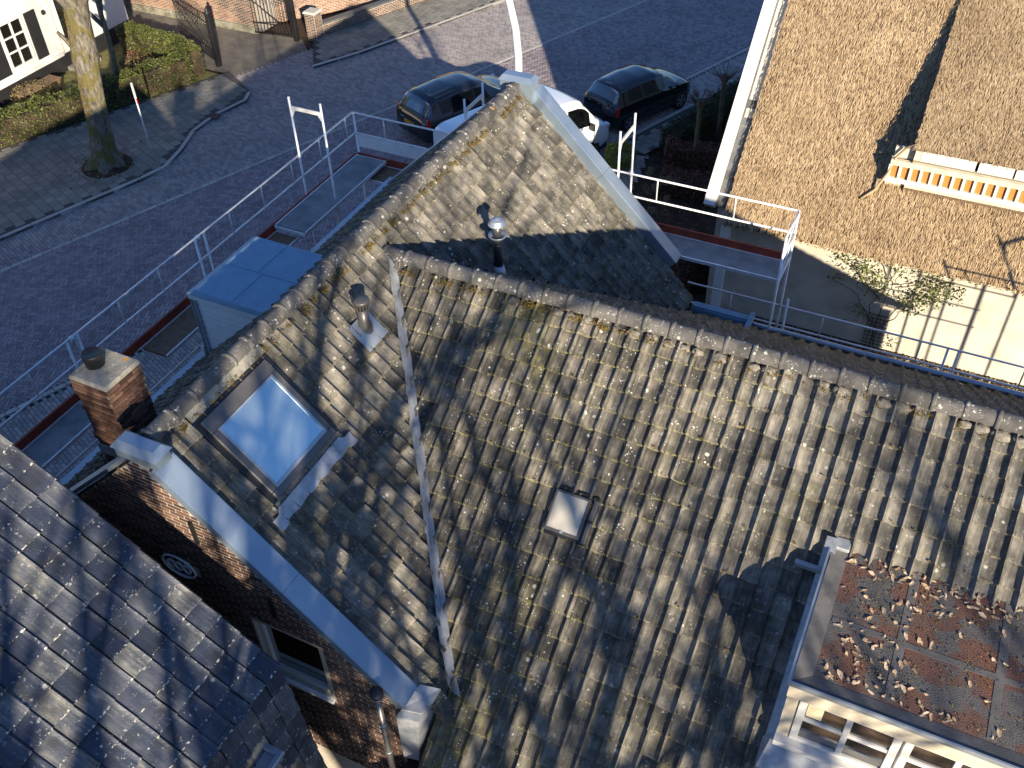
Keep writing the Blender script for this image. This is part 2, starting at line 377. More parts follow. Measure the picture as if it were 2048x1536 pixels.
# tile meshes: x across, y up the slope (0 = tail), z off the roof
def pan_tile(w=.235, row=.305, seed=0, roll=.08, flat=False):
    r = random.Random(seed); L = row*1.16; th = .016; n = 10
    us = [i/n for i in range(n+1)] if flat else [0, .12, .25, .4, .55, .68, .76, .83, .89, .95, 1.0]
    def prof(u):
        if flat:
            z = .022*max(0, 1-abs(u-.90)/.09)+.008*max(0, 1-abs(u-.55)/.06)
            return z-(.012 if u > .985 else 0)
        if u <= .7: return .026*((u-.36)/.36)**2
        t = (u-.7)/.3; a = .0232+(roll-.0232)*math.sin(math.pi*min(1, t*1.25)/2)**1.5 if t < .6 else roll*math.cos((t-.6)/.4*1.15)
        return a
    bend = r.uniform(-.003, .003); W2 = w*(1.0 if flat else 1.04)
    top = []
    for j, y in enumerate((0, .5*L, L)):
        for u in us:
            lift = (.040 if flat else .030)*(1-y/L)
            top.append((u*W2, y+(.006*math.sin(u*6.3+seed) if j == 0 else 0), prof(u)+lift+bend*(1-abs(u-.5))))
    m = len(us); vs = list(top); fs = []
    for j in range(2):
        for i in range(m-1): a = j*m+i; fs.append((a, a+1, a+m+1, a+m))
    b = len(vs)
    for i, u in enumerate(us): x, y, z = top[i]; vs.append((x, y+.004, z-th-.006))
    for i in range(m-1): fs.append((b+i, b+i+1, i+1, i))
    b2 = len(vs)
    for j in (0, 1, 2): x, y, z = top[j*m+m-1]; vs.append((x, y, z-th-.008))
    for j in range(2): fs.append((j*m+m-1, b2+j, b2+j+1, (j+1)*m+m-1))
    b3 = len(vs)
    for j in (0, 1, 2): x, y, z = top[j*m]; vs.append((x, y, z-th))
    for j in range(2): fs.append((j*m, (j+1)*m, b3+j+1, b3+j))
    me = bpy.data.meshes.new('tile_form'); me.from_pydata(vs, [], fs); me.update()
    ul = me.uv_layers.new(name='uv'); off = r.random()*40
    for p in me.polygons:
        for li, vi in zip(p.loop_indices, p.vertices): ul.data[li].uv = (vs[vi][0]/w+off, vs[vi][1]/L)
    smooth_by_angle(me, 40)
    me.attributes.new('rnd', 'FLOAT', 'FACE')
    return me
PAN = [pan_tile(seed=i) for i in range(4)]
PAN_FLAT = [pan_tile(.28, .298, i, flat=True) for i in range(3)]
def cut_mesh(me, Mx, planes):
    """copy of me, cut (in world space) by planes (co, no): keeps the side the normal points away from"""
    bm = bmesh.new(); bm.from_mesh(me); inv = Mx.inverted(); R3 = Mx.to_3x3().transposed()
    for co, no in planes:
        g = bm.verts[:]+bm.edges[:]+bm.faces[:]
        bmesh.ops.bisect_plane(bm, geom=g, plane_co=inv @ Vector(co), plane_no=(R3 @ Vector(no)).normalized(), clear_outer=True)
    if not bm.faces: bm.free(); return None
    m2 = bpy.data.meshes.new('tile_form'); bm.to_mesh(m2); bm.free()
    if 'rnd' not in m2.attributes: m2.attributes.new('rnd', 'FLOAT', 'FACE')
    return m2
def tile_slope(parent, apex, ew, up, nrm, u0, u1, rows, w, row, forms, planes=(), keep=None, vis=True, jit=1.0, visf=None):
    """apex: a point of the ridge; ew along it; up the slope. Returns jobs."""
    jobs = []; ew, up, nrm, apex = map(Vector, (ew, up, nrm, apex))
    n0, n1 = int(math.floor(u0/w)), int(math.ceil(u1/w))
    for j in range(rows):
        for i in range(n0, n1):
            a = RNG.gauss(0, .007)*jit; slip = 0
            if RNG.random() < .035*jit: a += RNG.gauss(0, .03); slip = RNG.uniform(-.02, .045)
            ex = (ew*math.cos(a)+up*math.sin(a)); ey = (up*math.cos(a)-ew*math.sin(a))
            tl = RNG.gauss(0, .012)*jit
            nz = (nrm+ex*tl).normalized(); ex = ey.cross(nz).normalized()
            o = apex+ew*(i*w+RNG.gauss(0, .003)*jit)-up*((j+1)*row+slip+RNG.gauss(0, .004)*jit)+nrm*(RNG.gauss(0, .002)*jit)
            Mx = mat_frame(o, ex, ey, nz); c = o+ew*w/2+up*row/2
            if keep and not keep(c): continue
            me = forms[RNG.randrange(len(forms))]
            cor = [o, o+ew*w*1.05, o+up*row*1.2, o+ew*w*1.05+up*row*1.2]
            pp = []; out = False
            for co, no in (planes(c) if callable(planes) else planes):
                dd = [(q-Vector(co)).dot(Vector(no)) for q in cor]
                if min(dd) > 0: out = True
                elif max(dd) > 0: pp.append((co, no))
            if out: continue
            if pp:
                me = cut_mesh(me, Mx, pp)
                if me is None: continue
            jobs.append((parent, me, Mx, visf(c) if visf else vis))
    return jobs
def barrel(L, r=.120, n=12, a=105, collar=True):
    m = MB(); secs = [(0, r*1.02), (.008, r*1.11), (.022, r*1.15), (.04, r*1.15), (.054, r*1.09), (.06, r*1.0), (L*.6, r*.995), (L+.02, r*.985)] if collar else [(0, r), (L, r)]
    for y, rr in secs:
        for k in range(n+1):
            t = rad(-a+2*a*k/n); m.v.append((rr*math.sin(t), y, rr*math.cos(t)-r*.55))
    for j in range(len(secs)-1):
        for k in range(n): q = j*(n+1)+k; m.f.append((q, q+1, q+n+2, q+n+1))
    b = len(m.v)
    for k in range(n+1):
        t = rad(-a+2*a*k/n); m.v.append((r*.8*math.sin(t), 0, r*.8*math.cos(t)-r*.55))
    for k in range(n): m.f.append((b+k, b+k+1, k+1, k))
    me = m.mesh('ridge_form'); smooth_by_angle(me, 50); me.uv_layers.new(name='uv'); return me
def brick_mesh(l=.21, h=.052, d=.03, ch=.004):
    m = MB(); z = d
    m.add([(0, 0, 0), (l, 0, 0), (l, h, 0), (0, h, 0), (ch, ch, z), (l-ch, ch, z), (l-ch, h-ch, z), (ch, h-ch, z)],
          [(4, 5, 6, 7), (0, 1, 5, 4), (1, 2, 6, 5), (2, 3, 7, 6), (3, 0, 4, 7)])
    return m.mesh('brick_form')
BR = brick_mesh(); BRH = brick_mesh(.1); BRQ = brick_mesh(.052, .052)
def brick_face(parent, o, eu, ev, en, inside, u0, u1, v0, v1, vis=True, proud=.006, pl=.2225, ph=.0645):
    jobs = []; o, eu, ev, en = map(Vector, (o, eu, ev, en))
    j = 0; v = v0
    while v+.05 < v1:
        u = u0-(pl/2 if j % 2 else 0); k = 0
        while u < u1:
            for me, l in ((BR, .21),):
                if inside(u+.01, v+.005) and inside(u+l-.01, v+.045): jobs.append((parent, me, mat_frame(o+eu*u+ev*v+en*(proud-.03+RNG.gauss(0, .0012)), eu, ev, en), vis))
                elif inside(u+.01, v+.005) and inside(u+.09, v+.045): jobs.append((parent, BRH, mat_frame(o+eu*u+ev*v+en*(proud-.03), eu, ev, en), vis))
                elif inside(u+.12, v+.005) and inside(u+l-.01, v+.045): jobs.append((parent, BRH, mat_frame(o+eu*(u+.11)+ev*v+en*(proud-.03), eu, ev, en), vis))
            u += pl
        v += ph; j += 1
    return jobs
LEAF = {}
def leafm(k=.05, fold=.25, n=1):
    key = (k, fold)
    if key not in LEAF:
        m = MB(); m.add([(0, -.5*k, 0), (k*.32, 0, fold*k*.4), (0, .5*k, 0), (-k*.32, 0, fold*k*.4)], [(0, 1, 2), (0, 2, 3)]); LEAF[key] = m.mesh('leaf_form')
    return LEAF[key]
def foliage(name, pts, mat, parent, size=.05, up=.3, var=.5, rng=None, **k):
    """many leaf faces at pts: one mesh"""
    r = rng or RNG; n = len(pts); P = np.array([tuple(p) for p in pts], float)
    base = np.array([(0, -.5, 0), (.33, 0, .1), (0, .5, 0), (-.33, 0, .1)])
    g = np.random.default_rng(r.randrange(1 << 30))
    d = g.normal(size=(n, 3)); d[:, 2] += up; d /= np.linalg.norm(d, axis=1)[:, None]
    h = g.normal(size=(n, 3)); e1 = np.cross(d, h); e1 /= np.linalg.norm(e1, axis=1)[:, None]; e2 = np.cross(d, e1)
    s = size*(1+var*(g.random(n)-.5)*2)
    v = P[:, None, :]+s[:, None, None]*(base[None, :, 0:1]*e1[:, None, :]+base[None, :, 1:2]*e2[:, None, :]+base[None, :, 2:3]*d[:, None, :])
    idx = np.arange(n)*4; F = np.stack([idx, idx+1, idx+2, idx, idx+2, idx+3], 1).reshape(-1, 3)
    me = bpy.data.meshes.new(name); me.from_pydata(v.reshape(-1, 3).tolist(), [], F.tolist()); me.update()
    me.attributes.new('rnd', 'FLOAT', 'FACE').data.foreach_set('value', np.repeat(g.random(n), 2))
    return link(name, me, mat, parent, **k)
def sheet(name, poly, z, mat, parent=None, thick=0, **k):
    m = MB(); p = [V(q[0], q[1], z) for q in poly]
    if thick: m.prism([q-V(0, 0, thick) for q in p], (0, 0, thick))
    else: m.add(p, [tuple(range(len(p)))])
    o = m.obj(name, mat, parent, **k)
    if not thick and o.data.polygons[0].normal.z < 0: o.data.flip_normals()
    return o
# ================================================================== SETTING
def inpoly(x, y, P):
    c = False; n = len(P)
    for i in range(n):
        (x1, y1), (x2, y2) = P[i][:2], P[i-1][:2]
        if (y1 > y) != (y2 > y) and x < (x2-x1)*(y-y1)/(y2-y1)+x1: c = not c
    return c
RD = V(.366, .9306, 0); RN = V(.9306, -.366, 0)          # along the road, and to its right
def gl(y, off=0): return V(-19.56+(y-22.81)*RD.x/RD.y+off/RN.x, y, 0)
def gr(y, off=0): return V(-9.2+(y-33.2)*RD.x/RD.y+off/RN.x, y, 0)
ground = sheet('ground', [(-140, -120), (140, -120), (140, 160), (-140, 160)], -.05, 'soil', kind='structure')
road_poly = [gl(-10), gr(-10), gr(75), gl(75)]
road = sheet('road', road_poly, -.006, 'joint', kind='structure')
strip_l = [gl(-10, -7), gl(-10, -.12), gl(75, -.12), gl(75, -5)]
park = sheet('parking_strip', strip_l, -.009, 'joint', kind='structure')
apron_poly = [gr(-10, .12), (-8, -10), (-8, 16), (-8.2, 22), gr(28, 2.2), gr(75, 2.2), gr(75, .12)]
apron = sheet('pavement_apron', apron_poly, -.011, 'joint', kind='structure')
def paver(l=.2, w=.1, h=.018):
    m = MB(); c = .006; m.add([(0, 0, 0), (l, 0, 0), (l, w, 0), (0, w, 0), (c, c, h), (l-c, c, h), (l-c, w-c, h), (c, w-c, h)], [(4, 5, 6, 7), (0, 1, 5, 4), (1, 2, 6, 5), (2, 3, 7, 6), (3, 0, 4, 7)])
    return m.mesh('paver_form')
PV = paver(.196, .096); SLABM = paver(.294, .294, .02); KST = paver(.29, .145, .03)
def lay(parent, poly, cells, o, ex, ey, me, vis=True, z=0, jit=.0016, ylim=44, corners=0, guard=None):
    jobs = []; ex, ey = Vector(ex), Vector(ey)
    for (a, b, rot) in cells:
        p = Vector(o)+ex*a+ey*b
        q = p+ex*.05+ey*.05
        if q.y > ylim or q.y < 4 or not inpoly(q.x, q.y, poly): continue
        if corners and not all(inpoly(w.x, w.y, poly) for w in (p, p+ex*corners, p+ey*corners, p+(ex+ey)*corners)): continue
        if guard is not None and not all(inpoly((p+v_+guard).x, (p+v_+guard).y, poly) for v_ in (ex*corners, (ex+ey)*corners, V(0, 0, 0), ey*corners)): continue
        s = score(q, 90)
        if s < 0: continue
        e1, e2 = (ex, ey) if not rot else (ey, -ex)
        t1, t2 = RNG.gauss(0, .006), RNG.gauss(0, .006)
        nz = (V(0, 0, 1)+e1*t1+e2*t2).normalized(); f1 = (e1-nz*e1.dot(nz)).normalized(); f2 = nz.cross(f1)
        jobs.append((parent, me, mat_frame(p+V(0, 0, z-.008+RNG.gauss(0, jit)), f1, f2, nz), vis))
    return jobs
cs = []
for j in range(-70, 260):
    for k in range(-60, 60):
        x = j+4*k
        if -260 < x < 260: cs.append((x*.1, j*.1, False))
        x = j+3+4*k
        if -260 < x < 260: cs.append(((x+1)*.1, j*.1, True))
h1 = (RD+RN).normalized(); h2 = Vector((-h1.y, h1.x, 0))
jobs = lay(road, road_poly, [(a, b, r) for a, b, r in cs], gl(22, 2.8)-h1*0-h2*6, h1, h2, PV)
pieces(jobs, 'paver', 'paver', 300)
# bond-laid strips: left parking strip, right apron
def courses(s0, s1, t0, t1, l, w):
    return [(i*l+(l/2 if j % 2 else 0), j*w, False) for j in range(int(t0/w), int(t1/w)) for i in range(int(s0/l), int(s1/l))]
RT = V(-RD.y, RD.x, 0)
jobs = lay(park, strip_l, courses(-2, 7.4, -13, 22, .2, .1), gl(22, -7), RN, RD, PV)
pieces(jobs, 'paver', 'paver_side', 60)
jobs = lay(apron, apron_poly, courses(-8, 10, -18, 22, .2, .1), gr(22, .1), RN, RD, PV)
pieces(jobs, 'paver', 'paver_side', 60)
for nm, fn, lab in (('gutter_line', gl, 'l'), ('gutter_line', gr, 'r')):
    par = empty(nm, fn(22), kind='structure')
    jobs = []
    for i in range(-55, 75):
        p = fn(22)+RD*(i*.3)-RN*.07
        if score(p, 60) > 0: jobs.append((par, KST, mat_frame(p+V(0, 0, -.012), RD, -RN, (0, 0, 1)) @ Matrix.Translation((0, -.145, 0)), True))
    pieces(jobs, 'kerb_stone', 'kerb', 300)
# raised footpath by the tree and the one across the drive
KF = [(-30.5, -2), (-25.9, 11.0), (-24.2, 15.1), (-22.75, 19.2), (-22.5, 20.2), (-22.75, 21.3), (-23.2, 22.5), (-23.25, 23.7), (-22.95, 25.0), (-23.2, 25.6)]
side_poly = KF+[(-25.0, 26.6), (-28.4, 18.8), (-36, 1)]
def footpath(poly, kerb, n_slab, side=1):
    sw = sheet('footpath', poly, .085, 'joint', thick=.13, kind='structure')
    jobs = lay(sw, poly, [(i*.3+(.15 if j % 2 else 0), j*.3, False) for i in range(-40, 60) for j in range(-90, 90)], V(-24, 22, 0), RN, RD, SLABM, z=.088, jit=.002, corners=.27, guard=RN*.13*side)
    pieces(jobs, 'paving_slab', 'slab', n_slab)
    for a, b in zip(kerb, kerb[1:]):
        a, b = V(*a, 0), V(*b, 0); d = b-a; n = max(1, round(d.length/.9)); d1 = d/n
        for i in range(n):
            p, q = a+d1*(i+.006), a+d1*(i+.994)
            if max(score(p, 60), score(q, 60)) < 0: continue
            MB().prism([p-V(0, 0, .04), q-V(0, 0, .04), q+V(0, 0, .1), p+V(0, 0, .1)], (Vector((-d.y, d.x, 0)).normalized()*.13*side)).obj('kerb_stone', 'kerb', sw, bevel=.012)
    return sw
fp = footpath(side_poly, KF, 200)
KF2 = [(-22.3, 28.2), (-21.35, 29.9), (-18.42, 36.9), (-14.5, 46)]
fp2 = footpath(KF2+[(-20, 48), (-23.75, 30.3)], KF2, 100)
KF3 = [tuple(gr(27, 1.45))[:2], tuple(gr(46, 1.45))[:2]]
fp3 = footpath([KF3[0], KF3[1], tuple(gr(46, 2.6))[:2], tuple(gr(27, 2.6))[:2]], KF3, 40, -1)
drive = sheet('driveway', [(-25.0, 26.6), (-22.3, 25.9), (-22.2, 28.2), (-24.2, 30.2), (-34, 30.2), (-34, 26.6)], .004, 'drive', kind='structure')
lawn = sheet('lawn', [(-40, 5), (-28.6, 18.6), (-25.2, 26.4), (-31, 26.9), (-40, 27)], .02, 'grassy', kind='structure')
# tree pit and drain
MB().lathe([(.85, 0), (.7, .05), (.0, .09)], (-24.3, 19.5, .085), 16).obj('tree_pit', 'soil', fp)
dr = Zp(427, 231, .1)
MB().box((dr.x-.22, dr.y-.17, .09), (dr.x+.22, dr.y+.17, .107)).obj('drain_cover', 'iron', fp)
gravel = sheet('gravel_path', [(-4.2, 16.5), (8, 16.5), (8, 20.6), (-4.2, 20.6)], -.03, 'soil', kind='structure')
g_pts = []
for i in range(9000):
    p = V(RNG.uniform(-3.2, 4.2), RNG.uniform(16.6, 20.5), -.02+RNG.random()*.02)
    if score(p, 20) > 0: g_pts.append(p)
foliage('gravel', g_pts, 'gravel', gravel, .06, 1.2, .5, kind='stuff')

# ================================================================== MAIN HOUSE
XA, ZA, ZA0 = -7.585, 7.8, 7.757                # wing ridge line
YB, ZBm, TB = 10.2, 7.418, math.tan(rad(36))    # main ridge line
CB, SB = math.cos(rad(36)), math.sin(rad(36))
ZB0 = ZBm-.03/CB; q2 = math.sqrt(.5)
def onA(x, y, h=0): return PL(x, y, (1, 0, 1), XA+ZA+h/q2)
def onB(x, y, h=0): return PL(x, y, (0, -TB, 1), ZBm-TB*YB+h/CB)
def A_at(x, y, h=0): return V(x, y, XA+ZA-x)+V(q2, 0, q2)*h
def B_at(x, y, h=0): return V(x, y, ZBm-TB*(YB-y))+V(0, -SB, CB)*h
house = empty('house', (-5, 10, 0), label='brown brick house with weathered tiled cross-gable roofs, zinc copings and dormers', cat='house')
# walls
def gable_poly(y, x0=-10.45, x1=-4.45): return [V(x0, y, 0), V(x1, y, 0), V(x1, y, 4.55), V(XA, y, 7.70), V(x0, y, 5.0)]
YG = 5.13
wx0, wx1, wz0, wz1 = -6.55, -5.52, 3.9, 5.1
gw = MB()
gw.prism([V(-10.45, YG, 0), V(wx0, YG, 0), V(wx0, YG, XA+7.7-wx0-.0), V(XA, YG, 7.70), V(-10.45, YG, 5.0)], (0, .25, 0))
gw.prism([V(wx0, YG, 0), V(wx1, YG, 0), V(wx1, YG, wz0), V(wx0, YG, wz0)], (0, .25, 0))
gw.prism([V(wx0, YG, wz1), V(wx1, YG, wz1), V(wx1, YG, XA+7.7-wx1), V(wx0, YG, XA+7.7-wx0)], (0, .25, 0))
gw.prism([V(wx1, YG, 0), V(-4.45, YG, 0), V(-4.45, YG, 4.55), V(wx1, YG, XA+7.7-wx1)], (0, .25, 0))
gable = gw.obj('gable_wall', 'mortar', house)
def gable_in(u, v):
    if v > min(XA+7.70-u, 7.7+(u-XA)*.92)-.01 or u < -10.44 or u > -4.46: return False
    if wx0-.01 < u < wx1+.01 and wz0-.06 < v < wz1+.01: return False
    if ((u+7.56)/.27)**2+((v-5.69)/.2)**2 < 1: return False
    return True
def gable_seen(p):
    k = 4.4/p.y; x4 = p.x*k; z4 = 16+(p.z-16)*k
    return x4 > -5.25 or (x4 < -5.417 and z4 > 5.9+(-5.417-x4)*.777)
jb = brick_face(gable, (0, YG, 0), (1, 0, 0), (0, 0, 1), (0, -1, 0), gable_in, -10.45, -4.4, 2.2, 7.75)
jb = [(a, b, c, gable_seen(c.translation)) for a, b, c, d in jb]
pieces(jb, 'brick', 'brick', 300)
MB().prism(gable_poly(15.4), (0, .25, 0)).obj('far_gable_wall', 'brick', house)
MB().box((-10.45, 5.38, 0), (-10.2, 15.4, 4.6)).obj('street_wall', 'brick', house)
MB().box((-4.45, 4.35, 0), (4.3, 4.6, 2.75)).box((-4.45, 15.2, 0), (4.3, 15.45, 3.35)).box((-4.45, 4.6, 0), (-4.2, 15.2, 3)).prism([V(4.05, 4.6, 0), V(4.05, 15.2, 0), V(4.05, 15.2, 3.5), V(4.05, YB, 7.25), V(4.05, 4.6, 3.1)], (.25, 0, 0)).obj('main_wall', 'brick', house)
# window in the near gable
wnd = MB().box((wx0, YG+.12, wz0), (wx1, YG+.16, wz1)).obj('window', 'winglass', house)
f = MB()
for a, b in (((wx0, wz0), (wx0+.07, wz1)), ((wx1-.05, wz0), (wx1, wz1)), ((wx0+.07, wz0), (wx1-.05, wz0+.07)), ((wx0+.07, wz1-.06), (wx1-.05, wz1))):
    f.box((a[0], YG+.06, a[1]), (b[0], YG+.119, b[1]))
f.obj('window_frame', 'white', wnd)
MB().box((wx0-.05, YG-.05, wz0-.06), (wx1+.05, YG+.1, wz0-.003)).obj('window_sill', 'siding', wnd)
ov = MB().lathe([(.27, 0), (.27, .012)], (-7.56, YG-.001, 5.69), 28, (0, -1, 0))
for i, v in enumerate(ov.v): ov.v[i] = (v[0], v[1], 5.69+(v[2]-5.69)*.74)
ov = ov.obj('oval_window', 'winglass', house)
def ring(cx, cz, rx, rz, r=.016, n=28): return MB().tube([(cx+rx*math.cos(2*math.pi*k/n), YG-.02, cz+rz*math.sin(2*math.pi*k/n)) for k in range(n+1)], r, 6, False)
ring(-7.56, 5.69, .265, .196).obj('rim', 'siding', ov, True)
for dx in (-.13, .0, .13): ring(-7.56+dx, 5.69, .062, .075, .012).obj('tracery', 'siding', ov, True)
for px_, pz in ((-7.02, 6.65), (-6.08, 5.65)):
    MB().box((px_-.02, YG-.045, pz-.2), (px_+.02, YG-.008, pz+.2)).obj('wall_anchor', 'iron', house)

# ---- roofs
wing = MB().add([V(-7.585, 5.4, 7.73), V(-3.85, 5.4, 3.99), V(-3.85, 15.42, 3.99), V(-7.585, 15.42, 7.73)], [(0, 1, 2, 3)]).add(
    [V(-7.585, 5.4, 7.68), V(-10.75, 5.4, 4.77), V(-10.75, 15.42, 4.77), V(-7.585, 15.42, 7.68)], [(3, 2, 1, 0)]).obj('wing_roof', 'wood', house)
mainr = MB().add([V(-7.2, YB, ZB0-.02), V(4.4, YB, ZB0-.02), V(4.4, 3.95, ZB0-.02-TB*6.25), V(-4.06, 3.95, ZB0-.02-TB*6.25), V(-4.06, 5.9, ZB0-.02-TB*4.3)], [(4, 3, 2, 1, 0)]).add(
    [V(-7.2, YB, ZB0-.02), V(4.4, YB, ZB0-.02), V(4.4, 15.72, ZB0-.02-TB*5.52), V(-3.3, 15.72, ZB0-.02-TB*5.52)], [(0, 1, 2, 3)]).obj('main_roof', 'wood', house)
v1 = (V(.207+TB*0, 0, 0)-V(.05, 0, 0), V(1, TB, 0))
v2 = (V(-7.203, YB, 0)-V(.03, 0, 0), V(1, -TB, 0))
def keepA(c):
    if -7.40 < c.x < -6.38 and 5.90 < c.y < 7.30: return False
    if (c-A_at(-6.197, 11.76)).length < .1: return False
    return True
up = (-q2, 0, q2); nn = (q2, 0, q2); e = (0, 1, 0)
J = []
J += tile_slope(wing, (XA+.06, 0, ZA0-.06), e, up, nn, 5.42, 10.2, 17, .235, .305, PAN, [v1, (V(0, 5.40, 0), V(0, -1, 0)), (V(0, 10.34, 0), V(0, 1, 0))], keepA)
J += tile_slope(wing, (XA+.06, 0, ZA0-.06), e, up, nn, 10.35, 15.45, 17, .235, .305, PAN, [v2, (V(0, 15.42, 0), V(0, 1, 0)), (V(0, 10.34, 0), V(0, -1, 0))], keepA)
cl, sl = math.cos(math.atan(.92)), math.sin(math.atan(.92))
def keepL(c):
    return not (9.08 < c.y < 10.62 and c.x < -8.8) and not (-8.9 < c.x < -8.2 and 5.5 < c.y < 6.2)
JL = tile_slope(wing, (XA-.06, 0, 7.70-.055), (0, -1, 0), (cl, 0, sl), (-sl, 0, cl), -15.42, -5.42, 14, .235, .305, PAN, [(V(0, 5.40, 0), V(0, -1, 0))], keepL, vis=False)
def keepB(c):
    if -3.60 < c.x < -2.98 and 7.62 < c.y < 8.20: return False
    return True
upB = (0, CB, SB); nB = (0, -SB, CB)
vb = (V(.207, 0, 0)+V(.03, 0, 0), V(-1, -TB, 0))
JB = tile_slope(mainr, (0, YB-.05, ZB0-.036), (1, 0, 0), upB, nB, -7.3, 0, 25, .235, .305, PAN, lambda c: [vb] if c.y > 5.93 else [(V(-4.08, 0, 0), V(-1, 0, 0))], keepB)
def keepB2(c): return c.y > 8.46
JB += tile_slope(mainr, (0, YB-.05, ZB0-.036), (1, 0, 0), upB, nB, 0, 4.4, 8, .235, .305, PAN, [], keepB2)
for j in JB: pass
JK = tile_slope(mainr, (0, YB+.05, ZB0-.036), (-1, 0, 0), (0, -CB, SB), (0, SB, CB), -4.4, 7.3, 22, .235, .305, PAN, [(V(-7.203, YB, 0), V(-1, TB, 0))], vis=False)
sc_all = sorted([score(j[2].translation, 0) for j in J+JB], reverse=True); lim = sc_all[300]
pieces([j for j in J], 'tile', 'tile_w', sum(1 for j in J if score(j[2].translation, 0) > lim), 'tile_field')
pieces(JB, 'tile', 'tile', sum(1 for j in JB if score(j[2].translation, 0) > lim), 'tile_field')
pieces(JL, 'tile', 'tile_w', 0, 'street_tile_field'); pieces(JK, 'tile', 'tile', 0, 'back_tile_field')
# ridges
RB = barrel(.376)
RB.materials.append(MT['ridge'])
for i in range(27):
    y = 5.38+i*.374
    if y > 15.2: break
    o = link('ridge_tile', RB, None, wing); o.matrix_basis = Matrix.Translation((XA+RNG.gauss(0, .004), y, 7.835)) @ Matrix.Rotation(RNG.gauss(0, .012), 4, 'Z')
for i in range(31):
    x = -7.30+i*.376
    o = link('ridge_tile', RB, None, mainr); o.matrix_basis = Matrix.Translation((x, YB+RNG.gauss(0, .004), ZBm+.085)) @ Matrix.Rotation(-math.pi/2+RNG.gauss(0, .012), 4, 'Z')
# moss and bedding mortar along the ridges
mp = []
def clump(c, n, r, lift=.03):
    for k in range(n): mp.append(c+V(RNG.gauss(0, r), RNG.gauss(0, r), 0)+V(0, 0, abs(RNG.gauss(0, lift))))
for i in range(240):
    y = RNG.uniform(5.6, 15.2)
    if mnoise.noise((y*1.1, 0, 0)) < -.25: continue
    clump(A_at(XA+.15+abs(RNG.gauss(0, .025)), y, .03), RNG.randrange(8, 40), .02)
for i in range(230):
    x = RNG.uniform(-7.1, 2.5)
    if x > -2.6 and RNG.random() < .75: continue
    if mnoise.noise((x*1.6, 5, 0)) < -.3: continue
    clump(B_at(x, YB-.145-abs(RNG.gauss(0, .03)), .035), RNG.randrange(8, 45), .022)
for i in range(420):       # cushions in the laps of the tiles
    x, y = RNG.uniform(-6.8, 2.2), RNG.uniform(5.2, 9.9)
    if x+TB*y < .3 or (x > -.15 and y < 8.6): continue
    k = round((YB-.05-y)/CB/.305); clump(B_at(x, YB-.05-k*.305*CB+.0, .035), RNG.randrange(3, 14), .011, .01)
for i in range(160):
    s_, y = RNG.uniform(.3, 4.4), RNG.uniform(5.6, 15)
    p = A_at(XA+s_*q2, y, .03)
    if p.x+TB*y > .1 and y < 10.3 or p.x-TB*y+14.6 > -.1: continue
    clump(p, RNG.randrange(2, 9), .010, .01)
foliage('moss', mp, 'moss', house, .02, .6, .6, kind='stuff')
mm = MB()
for i in range(36):
    x = -5.2+i*.235+RNG.gauss(0, .02); c = B_at(x+.08, YB-.125-RNG.random()*.02, .03); r = RNG.uniform(.06, .10)
    if RNG.random() < .25: continue
    b = len(mm.v); pr = [(r*.15, .026), (r*.45, .022), (r*.8, .012), (r, -.004), (r*1.05, -.03)]
    m2 = MB().lathe(pr, (0, 0, 0), 12)
    Q = mat_frame(c, V(1.25, 0, 0), V(0, CB, SB)*.8, V(0, -SB, CB))
    mm.add([Q @ (Vector(v)*(1+.5*mnoise.noise(Vector(v)*28+V(i*3.1, 0, 0)))) for v in m2.v], m2.f)
mo = mm.obj('bedding_mortar', 'mortar_dark', mainr, True, kind='stuff')
# lead valleys
def valley(pts, w0, name):
    m = MB(); r = random.Random(3)
    for i in range(len(pts)-1):
        a, b = pts[i], pts[i+1]
        for s, (sx, pl) in enumerate(((-1, A_at), (1, B_at))):
            m.quad(a+V(0, 0, .0), b, b2 := pl(b.x+sx*(w0+r.uniform(-.015, .015)), b.y, .045), pl(a.x+sx*(w0+r.uniform(-.015, .015)), a.y, .045))
    return m.obj(name, 'lead', house)
vp = []
for i in range(17):
    y = 10.25-i*(10.25-5.75)/16; x = .207-TB*y+RNG.gauss(0, .008); vp.append(V(x, y, XA+ZA-x+.012))
valley(vp, .105, 'valley_flashing')
# folded lead cap at the head, loose pieces at the foot of the valley
MB().hexa([A_at(-7.26, 10.13, .05), A_at(-7.14, 9.98, .05), A_at(-6.95, 9.85, .06), A_at(-7.05, 10.02, .07)], [A_at(-7.26, 10.13, .065), A_at(-7.14, 9.98, .07), A_at(-6.95, 9.85, .075), A_at(-7.05, 10.02, .085)]).obj('lead_piece', 'lead', house)
MB().hexa([V(-4.36, 5.12, 4.46), V(-4.1, 5.2, 4.42), V(-4.05, 5.6, 4.43), V(-4.3, 5.5, 4.52)], [V(-4.36, 5.12, 4.49), V(-4.1, 5.2, 4.45), V(-4.05, 5.6, 4.46), V(-4.3, 5.5, 4.55)]).obj('lead_piece', 'lead', house)
MB().hexa([V(-4.42, 5.06, 3.3), V(-4.2, 5.1, 3.3), V(-4.17, 5.6, 3.4), V(-4.42, 5.4, 3.4)], [V(-4.38, 5.02, 4.45), V(-4.1, 5.1, 4.40), V(-4.08, 5.6, 4.42), V(-4.36, 5.4, 4.45)]).obj('lead_apron', 'lead', house)
